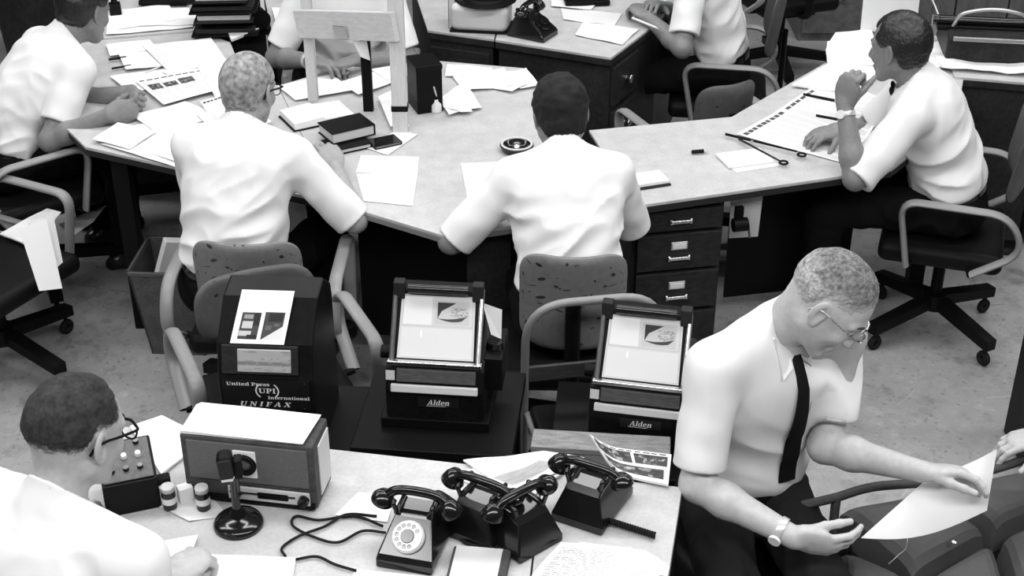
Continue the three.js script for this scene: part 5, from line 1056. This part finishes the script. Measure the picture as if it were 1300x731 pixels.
const book = (name, label, c, w, d, h, yaw, cover, pages = M.paper3) => {
  const o = thing(name, label, 'book', c, yaw);
  mesh('page_block', [box(w - 0.008, h - 0.008, d - 0.008, 0.002, h / 2, 0, 0, 0, 0, 0.001)], pages, o);
  mesh('front_cover', [box(w, 0.004, d, 0, h - 0.002, 0, 0, 0, 0, 0.0015)], cover, o); mesh('back_cover', [box(w, 0.004, d, 0, 0.002, 0, 0, 0, 0, 0.0015)], cover, o);
  mesh('spine', [box(0.006, h, d, w / 2 - 0.002, h / 2, 0, 0, 0, 0, 0.002)], cover, o);
  return o;
};
book('ledger', 'black ledger lying under the thick dark book', [-0.59, 0.751, -4.679], 0.15, 0.11, 0.02, 0.5, M.black);
book('thick_book', 'thick dark hardback book with pale page edges atop a black ledger', [...[-0.595, 0.772, -4.742]], 0.17, 0.125, 0.042, 0.55, M.steelDark);
book('pocket_notebook', 'small black notebook lying on a white sheet by the ledger', [-0.456, 0.755, -4.697], 0.105, 0.075, 0.012, 0.5, M.bakelite, M.paper);
{
  const c = [-0.724, 0.751, -4.934], o = thing('open_book', 'open white book fanned out next to the grey head', 'book', c, 0.5);
  mesh('left_pages', [box(0.12, 0.03, 0.15, -0.058, 0.018, 0, 0, 0, 0.05)], M.paper, o); mesh('right_pages', [box(0.12, 0.022, 0.15, 0.058, 0.014, 0, 0, 0, -0.05)], M.paper, o); mesh('cover', [box(0.25, 0.005, 0.16, 0, 0.0028, 0)], M.black, o);
}
sheet([[-0.532, -4.601], [-0.327, -4.588], [-0.324, -4.447], [-0.536, -4.459]], 0.7515, M.paper, 'blank white sheet by the grey-haired man elbow, upper one', null, 0.001);
sheet([[-0.535, -4.453], [-0.324, -4.447], [-0.326, -4.207], [-0.489, -4.242]], 0.7515, M.paper, 'blank white sheet by the grey-haired man elbow, lower one', null, 0.001);
sheet([[-0.527, -4.668], [-0.417, -4.82], [-0.343, -4.778], [-0.438, -4.601]], 0.7525, M.paper, 'white sheet beneath the small black notebook', null, 0.001);
sheet([[-0.178, -4.536], [0.116, -4.562], [0.103, -4.207], [-0.145, -4.23]], 0.7515, M.paper2, 'writing sheet before the black-haired man', null, 0.001);
const CG = 'loose sheets at the back of the middle table', CL = 'loose white sheet at the back of the middle table';
ty = 0.7512;
for (const q of [[[-0.261, -5.465], [-0.079, -5.43], [-0.093, -5.295], [-0.266, -5.345]], [[-0.234, -5.328], [-0.032, -5.413], [0.015, -5.23], [-0.183, -5.182]], [[-0.154, -5.262], [0.016, -5.396], [0.068, -5.246], [0, -5.166]], [[-0.031, -5.345], [0.057, -5.43], [0.104, -5.23], [0.031, -5.198]], [[-0.283, -5.103], [-0.185, -5.246], [-0.113, -5.011], [-0.235, -4.936]], [[-0.261, -5.011], [-0.213, -5.182], [-0.147, -4.966], [-0.191, -4.951]]]) sheet(q, nextY(), M.paper, CL, CG, 0.014);
const MG = 'sheets under the hands behind the rack', ML = 'white sheet lying under the rack by the folded hands';
for (const q of [[[-0.916, -5.23], [-0.719, -5.345], [-0.61, -5.182], [-0.826, -5.087]], [[-0.679, -5.262], [-0.475, -5.43], [-0.406, -5.328], [-0.59, -5.134]], [[-0.567, -5.396], [-0.352, -5.5], [-0.284, -5.396], [-0.495, -5.279]], [[-0.512, -5.103], [-0.457, -5.182], [-0.375, -4.827], [-0.443, -4.82]]]) sheet(q, nextY(), M.paper, ML, MG, 0.006);
{
  const c = [0.017, 0.75, -4.648], o = thing('ashtray', 'round dark glass ashtray with a pale rim on the middle table', 'ashtray', c);
  mesh('dish', [lathe([[0, 0.006], [0.026, 0.006], [0.036, 0.012], [0.044, 0.024], [0.058, 0.026], [0.061, 0.022], [0.054, 0.004], [0.048, 0], [0, 0]])], M.bakelite, o);
  mesh('rim', [at(new THREE.TorusGeometry(0.053, 0.0045, 8, 44), 0, 0.0255, 0, Math.PI / 2)], M.paper3, o);
  mesh('knob', [lathe([[0, 0.024], [0.010, 0.022], [0.014, 0.014], [0.016, 0.006], [0, 0.006]])], M.chrome, o);
}
{
  const o = thing('notepad', 'thick white notepad by the corner of the drawer pedestal table', 'notepad', [0.465, 0.75, -4.385], 0.329);
  mesh('pages', [box(0.115, 0.014, 0.085, 0, 0.013, -0.005)], M.paper, o); mesh('backing', [box(0.118, 0.005, 0.088, 0.003, 0.0035, 0.002)], M.steel, o);
  const p = thing('notepad', 'flat white pad under the scissors', 'notepad', [0.814, 0.75, -4.568], 0.29);
  mesh('pages', [box(0.17, 0.010, 0.115, 0, 0.007, 0)], M.paper, p); mesh('lower_sheet', [box(0.17, 0.002, 0.13, 0.01, 0.0012, 0.02, 0, 0.05, 0)], M.paper2, p);
}
{
  const a = [0.771, 0.764, -4.76], o = thing('scissors', 'long open black scissors across the white pad', 'scissors', [0, 0, 0]);
  const pts = [[[0.768, 0.765, -4.757], [0.868, 0.765, -4.701]], [[0.868, 0.765, -4.701], [0.997, 0.765, -4.6]]];
  mesh('blade', [bar([0.771, 0.765, -4.757], [1.003, 0.765, -4.607], 0.005, 0.0035)], M.black, o); mesh('blade', [bar([0.813, 0.765, -4.715], [0.934, 0.765, -4.522], 0.004, 0.003)], M.steel, o);
  mesh('handle', [at(new THREE.TorusGeometry(0.014, 0.004, 8, 20), ...[0.941, 0.765, -4.515], Math.PI / 2)], M.black, o); mesh('handle', [at(new THREE.TorusGeometry(0.014, 0.004, 8, 20), ...[1.015, 0.765, -4.58], Math.PI / 2)], M.black, o);
  mesh('pivot', [cyl(0.005, 0.005, 0.012, ...[0.858, 0.765, -4.695])], M.chrome, o);
}
const NG = 'newspaper pages on the scissors table arm', NL = 'open newspaper page spread on the scissors table arm';
ty = 0.7512;
for (const q of [[[0.814, -4.778], [1.009, -5.011], [1.331, -4.722], [1.188, -4.51]], [[1.009, -5.011], [1.248, -5.328], [1.442, -5.087], [1.277, -4.736]]]) sheet(q, nextY(), newsPlain, NL, NG, 0.004);
const SG = 'white sheets stacked at the far end of the table', SL = 'white sheet stacked at the far end of the table';
for (const q of [[[1.091, -5.23], [1.312, -5.5], [1.481, -5.396], [1.335, -5.15]], [[1.298, -5.625], [1.515, -5.662], [1.483, -5.43], [1.274, -5.465]], [[1.318, -5.699], [1.533, -5.774], [1.52, -5.571], [1.288, -5.571]], [[1.374, -5.813], [1.533, -5.851], [1.515, -5.662], [1.311, -5.662]], [[1.726, -5.68], [1.87, -5.727], [1.831, -5.465], [1.67, -5.396]]]) sheet(q, nextY(), M.paper, SL, SG, 0.006, 0.008);
{
  // typewriter seen from behind
  const c = [1.938, 0.76, -5.599], o = thing('typewriter', 'dark manual typewriter with its paper rest, on the far desk', 'typewriter', c, rad(172));
  const g = prism([[0.16, 0], [0.16, 0.03], [0.05, 0.09], [0.02, 0.125], [-0.13, 0.13], [-0.15, 0.10], [-0.15, 0]], 0.34, 0.012); mesh('body', [g], M.steel, o);
  mesh('platen', [cyl(0.02, 0.02, 0.40, 0, 0.15, -0.06, 0, 0, Math.PI / 2)], M.bakelite, o); mesh('carriage', [box(0.42, 0.02, 0.06, 0, 0.128, -0.07)], M.steelDark, o);
  for (const x of [-1, 1]) mesh('platen_knob', [cyl(0.022, 0.022, 0.025, x * 0.215, 0.15, -0.06, 0, 0, Math.PI / 2)], M.bakelite, o);
  mesh('return_lever', [bar([0.2, 0.16, -0.05], [0.24, 0.23, 0.02], 0.005)], M.chrome, o); mesh('paper_rest', [tube([[-0.15, 0.14, -0.1], [-0.12, 0.2, -0.12], [0, 0.225, -0.13], [0.12, 0.2, -0.12], [0.15, 0.14, -0.1]], 0.008, 30)], M.alu, o);
  mesh('rear_bar', [box(0.30, 0.018, 0.012, 0, 0.105, -0.150)], M.alu, o);
  for (let r = 0; r < 4; r++) for (let k = 0; k < 10; k++) mesh('key', [cyl(0.006, 0.006, 0.008, -0.09 + k * 0.02 + r * 0.004, 0.045 + r * 0.012, 0.14 - r * 0.022, 0, 0, 0, 8)], M.white, o);
  const T = 'white continuous paper spilling over the desk in front of the typewriter';
  single('paper_run', [sheetGeo([[1.723, -5.635], [2.093, -5.545], [2.08, -5.303], [1.717, -5.388]], 0.765, 0.003, 0.02, 12)], M.paper, T, 'paper');
  const k = thing('jar', 'small pale jar beside the typewriter', 'jar', [1.839, 0.762, -5.78]); mesh('glass', [lathe([[0, 0], [0.022, 0], [0.024, 0.005], [0.024, 0.06], [0.018, 0.068], [0, 0.068]])], M.paper3, k); mesh('lid', [cyl(0.019, 0.019, 0.014, 0, 0.074, 0)], M.chrome, k);
}
// rear desks
telephone('telephone on the rear steel desk, its dial towards the man with a pen', [0.087, 0.762, -5.799], rad(60), { dial: M.bakelite, wheel: M.bakelite });
{
  const c = [-0.141, 0.762, -5.818], o = thing('machine_cover', 'boxy pale machine cover with rounded corners on the rear desk', 'cover', c, -0.14);
  mesh('cover', [box(0.25, 0.12, 0.16, 0, 0.06, -0.08, 0, 0, 0, 0.03)], M.paper3, o); mesh('piping', [box(0.255, 0.006, 0.165, 0, 0.004, -0.08)], M.black, o);
  single('felt_hat', [lathe([[0, 0.09], [0.05, 0.092], [0.075, 0.08], [0.085, 0.02], [0.09, 0.008], [0.13, 0.006], [0.132, 0], [0, 0]])], M.black, 'dark felt hat resting on the pale machine cover', 'hat', null, [c[0] + 0.03, c[1] + 0.12, c[2] - 0.09]);
  const e = [-0.257, 0.762, -5.877];
  for (let k = 0; k < 2; k++) { const b = thing('upright_book', `tall ${k ? 'grey' : 'pale'} book standing on end beside the machine cover`, 'book', [e[0] + k * 0.035, 0.762, e[2]], -0.1); mesh('page_block', [box(0.024, 0.17, 0.12, 0, 0.086, -0.06)], M.paper3, b); mesh('cover', [box(0.03, 0.176, 0.125, -0.001, 0.088, -0.064, 0, 0, 0, 0.002)], k ? M.steelMid : M.card, b); }
  const RG2 = 'papers on the telephone desk', RL2 = 'loose pale sheet on the rear telephone desk';
  ty = 0.7612;
  for (const q of [[[0.217, -6.127], [0.485, -6.064], [0.441, -5.902], [0.223, -5.982]], [[0.307, -5.942], [0.546, -5.863], [0.459, -5.672], [0.267, -5.785]], [[0.177, -6.234], [0.389, -6.212], [0.349, -6.106], [0.175, -6.148]]]) sheet(q, nextY(), M.paper2, RL2, RG2, 0.006);
  single('dark_folder', [box(0.2, 0.02, 0.08, 0, 0.01, 0)], M.black, 'black folder at the back of the telephone desk', 'folder', null, [0.335, 0.765, -6.198], 0.1);
  const pn = [0.523, 0.8, -5.849]; pen([0.516, 0.8, -5.889], [0.604, 0.78, -5.769], 0.005, M.paper2, 'pale pen held over the rear telephone desk', null);
}
// wastepaper baskets
function basket(label, c, turn, w, h, mat, papers) {
  const o = thing('wastebasket', label, 'wastebasket', c, turn);
  const s = 0.74, t = 0.008, W = w / 2, B = W * s;
  for (let k = 0; k < 4; k++) {
    const a = k * Math.PI / 2, g = new THREE.BufferGeometry();
    const q = [[-B, 0, B], [B, 0, B], [W, h, W], [-W, h, W]], r = [[-B, 0, B - t], [B, 0, B - t], [W, h, W - t], [-W, h, W - t]];
    const pos = []; const quad = (p1, p2, p3, p4) => pos.push(...p1, ...p2, ...p3, ...p1, ...p3, ...p4);
    quad(q[0], q[1], q[2], q[3]); quad(r[1], r[0], r[3], r[2]); quad(q[3], q[2], r[2], r[3]); quad(q[0], r[0], r[1], q[1]); quad(q[1], r[1], r[2], q[2]); quad(q[0], q[3], r[3], r[0]);
    g.setAttribute('position', new THREE.Float32BufferAttribute(pos, 3)); g.computeVertexNormals(); g.rotateY(a); mesh('side', [boxUV(g, 2)], mat, o);
    mesh('rim', [box(w + 0.012, 0.016, 0.012, 0, h, W).rotateY(a)], M.steelMid, o);
  }
  mesh('bottom', [box(2 * B, 0.01, 2 * B, 0, 0.006, 0)], mat, o);
  return o;
}
{
  const c = [-1.229, 0, -4.576], o = basket('square grey metal wastebasket with crumpled papers beside the scuffed chair', c, -0.11 + 0.05, 0.27, 0.36, M.steelMid);
  mesh('emblem', [at(new THREE.CylinderGeometry(0.02, 0.02, 0.004, 3), 0.0, 0.05, 0.108, Math.PI / 2 - 0.1)], M.black, o);
  const p = thing('folded_newspaper', 'folded newspaper sticking out of the grey wastebasket', 'newspaper', [c[0], 0.2, c[2]], 0.5);
  mesh('fold', [box(0.10, 0.24, 0.035, -0.02, 0.12, 0, 0.15, 0, -0.3)], M.paper2, p); mesh('fold', [box(0.10, 0.22, 0.02, 0.03, 0.10, 0.03, 0.2, 0, -0.25)], M.paper3, p);
  basket('plain wastebasket beside the dark typewriter desk', [2.164, 0, -5.97], 0.15, 0.25, 0.34, M.steelMid);
  const r = [-2.625, 0.02, -7.513], q = thing('round_bin', 'large round dark bin topped with white paper behind the dark-haired man', 'bin', [r[0], 0, r[2]]);
  mesh('drum', [lathe([[0.15, 0], [0.155, 0.01], [0.19, 0.42], [0.195, 0.43], [0.18, 0.43], [0.15, 0.02], [0, 0.02]])], M.steel, q); mesh('paper_fill', [lathe([[0, 0.41], [0.1, 0.405], [0.182, 0.38]])], M.paper2, q);
}
// papers on the empty chair at the left
sheet([[-1.86, -4.601], [-1.745, -4.803], [-1.685, -4.777], [-1.7, -4.493]], 0.432, M.paper, 'white sheets on the seat of the empty dark armchair', null, 0.01, 0.006);
{
  const a = [-1.599, 0.52, -4.26], o = thing('hanging_papers', 'white papers draped over the arm of the empty dark armchair', 'paper', a, 0.6);
  mesh('sheet', [quadGeo([-0.05, 0.13, -0.01], [0.05, 0.13, -0.03], [0.04, -0.10, 0.05], [-0.04, -0.08, 0.06])], M.paper, o); mesh('sheet', [quadGeo([-0.01, 0.13, -0.04], [0.08, 0.13, -0.05], [0.07, -0.03, 0.0], [0.01, -0.06, 0.01])], M.paper2, o);
  sheet([[-1.76, -4.944], [-1.614, -5.1], [-1.633, -4.964], [-1.685, -4.814]], 0.30, M.paper3, 'pale paper under the table beside the empty armchair', null, 0.006);
}
// sheet and clip below the right table arm
{
  const a = [0.811, 0.6, -4.444], o = thing('hanging_sheet', 'grey sheet hanging under the table beside the drawer pedestal', 'paper', a, -0.05);
  mesh('sheet', [quadGeo([-0.055, 0.07, 0], [0.055, 0.08, 0], [0.05, -0.08, 0.01], [-0.05, -0.09, 0.01])], M.paper3, o);
  const b = thing('pencil_sharpener', 'dark pencil sharpener clamped beside the drawer pedestal', 'sharpener', [0.777, 0.6, -4.396], 0.2);
  mesh('drum', [cyl(0.024, 0.024, 0.05, 0, 0, 0.03, 0, 0, Math.PI / 2)], M.black, b); mesh('crank', [bar([0.03, 0, 0.03], [0.035, -0.05, 0.04], 0.004)], M.chrome, b); mesh('bracket', [box(0.03, 0.06, 0.02, 0, 0.03, 0.01)], M.steelDark, b);
}

scene.traverse(o => { if (o.isMesh) { o.castShadow = true; o.receiveShadow = true; } });
renderer.render(scene, camera);
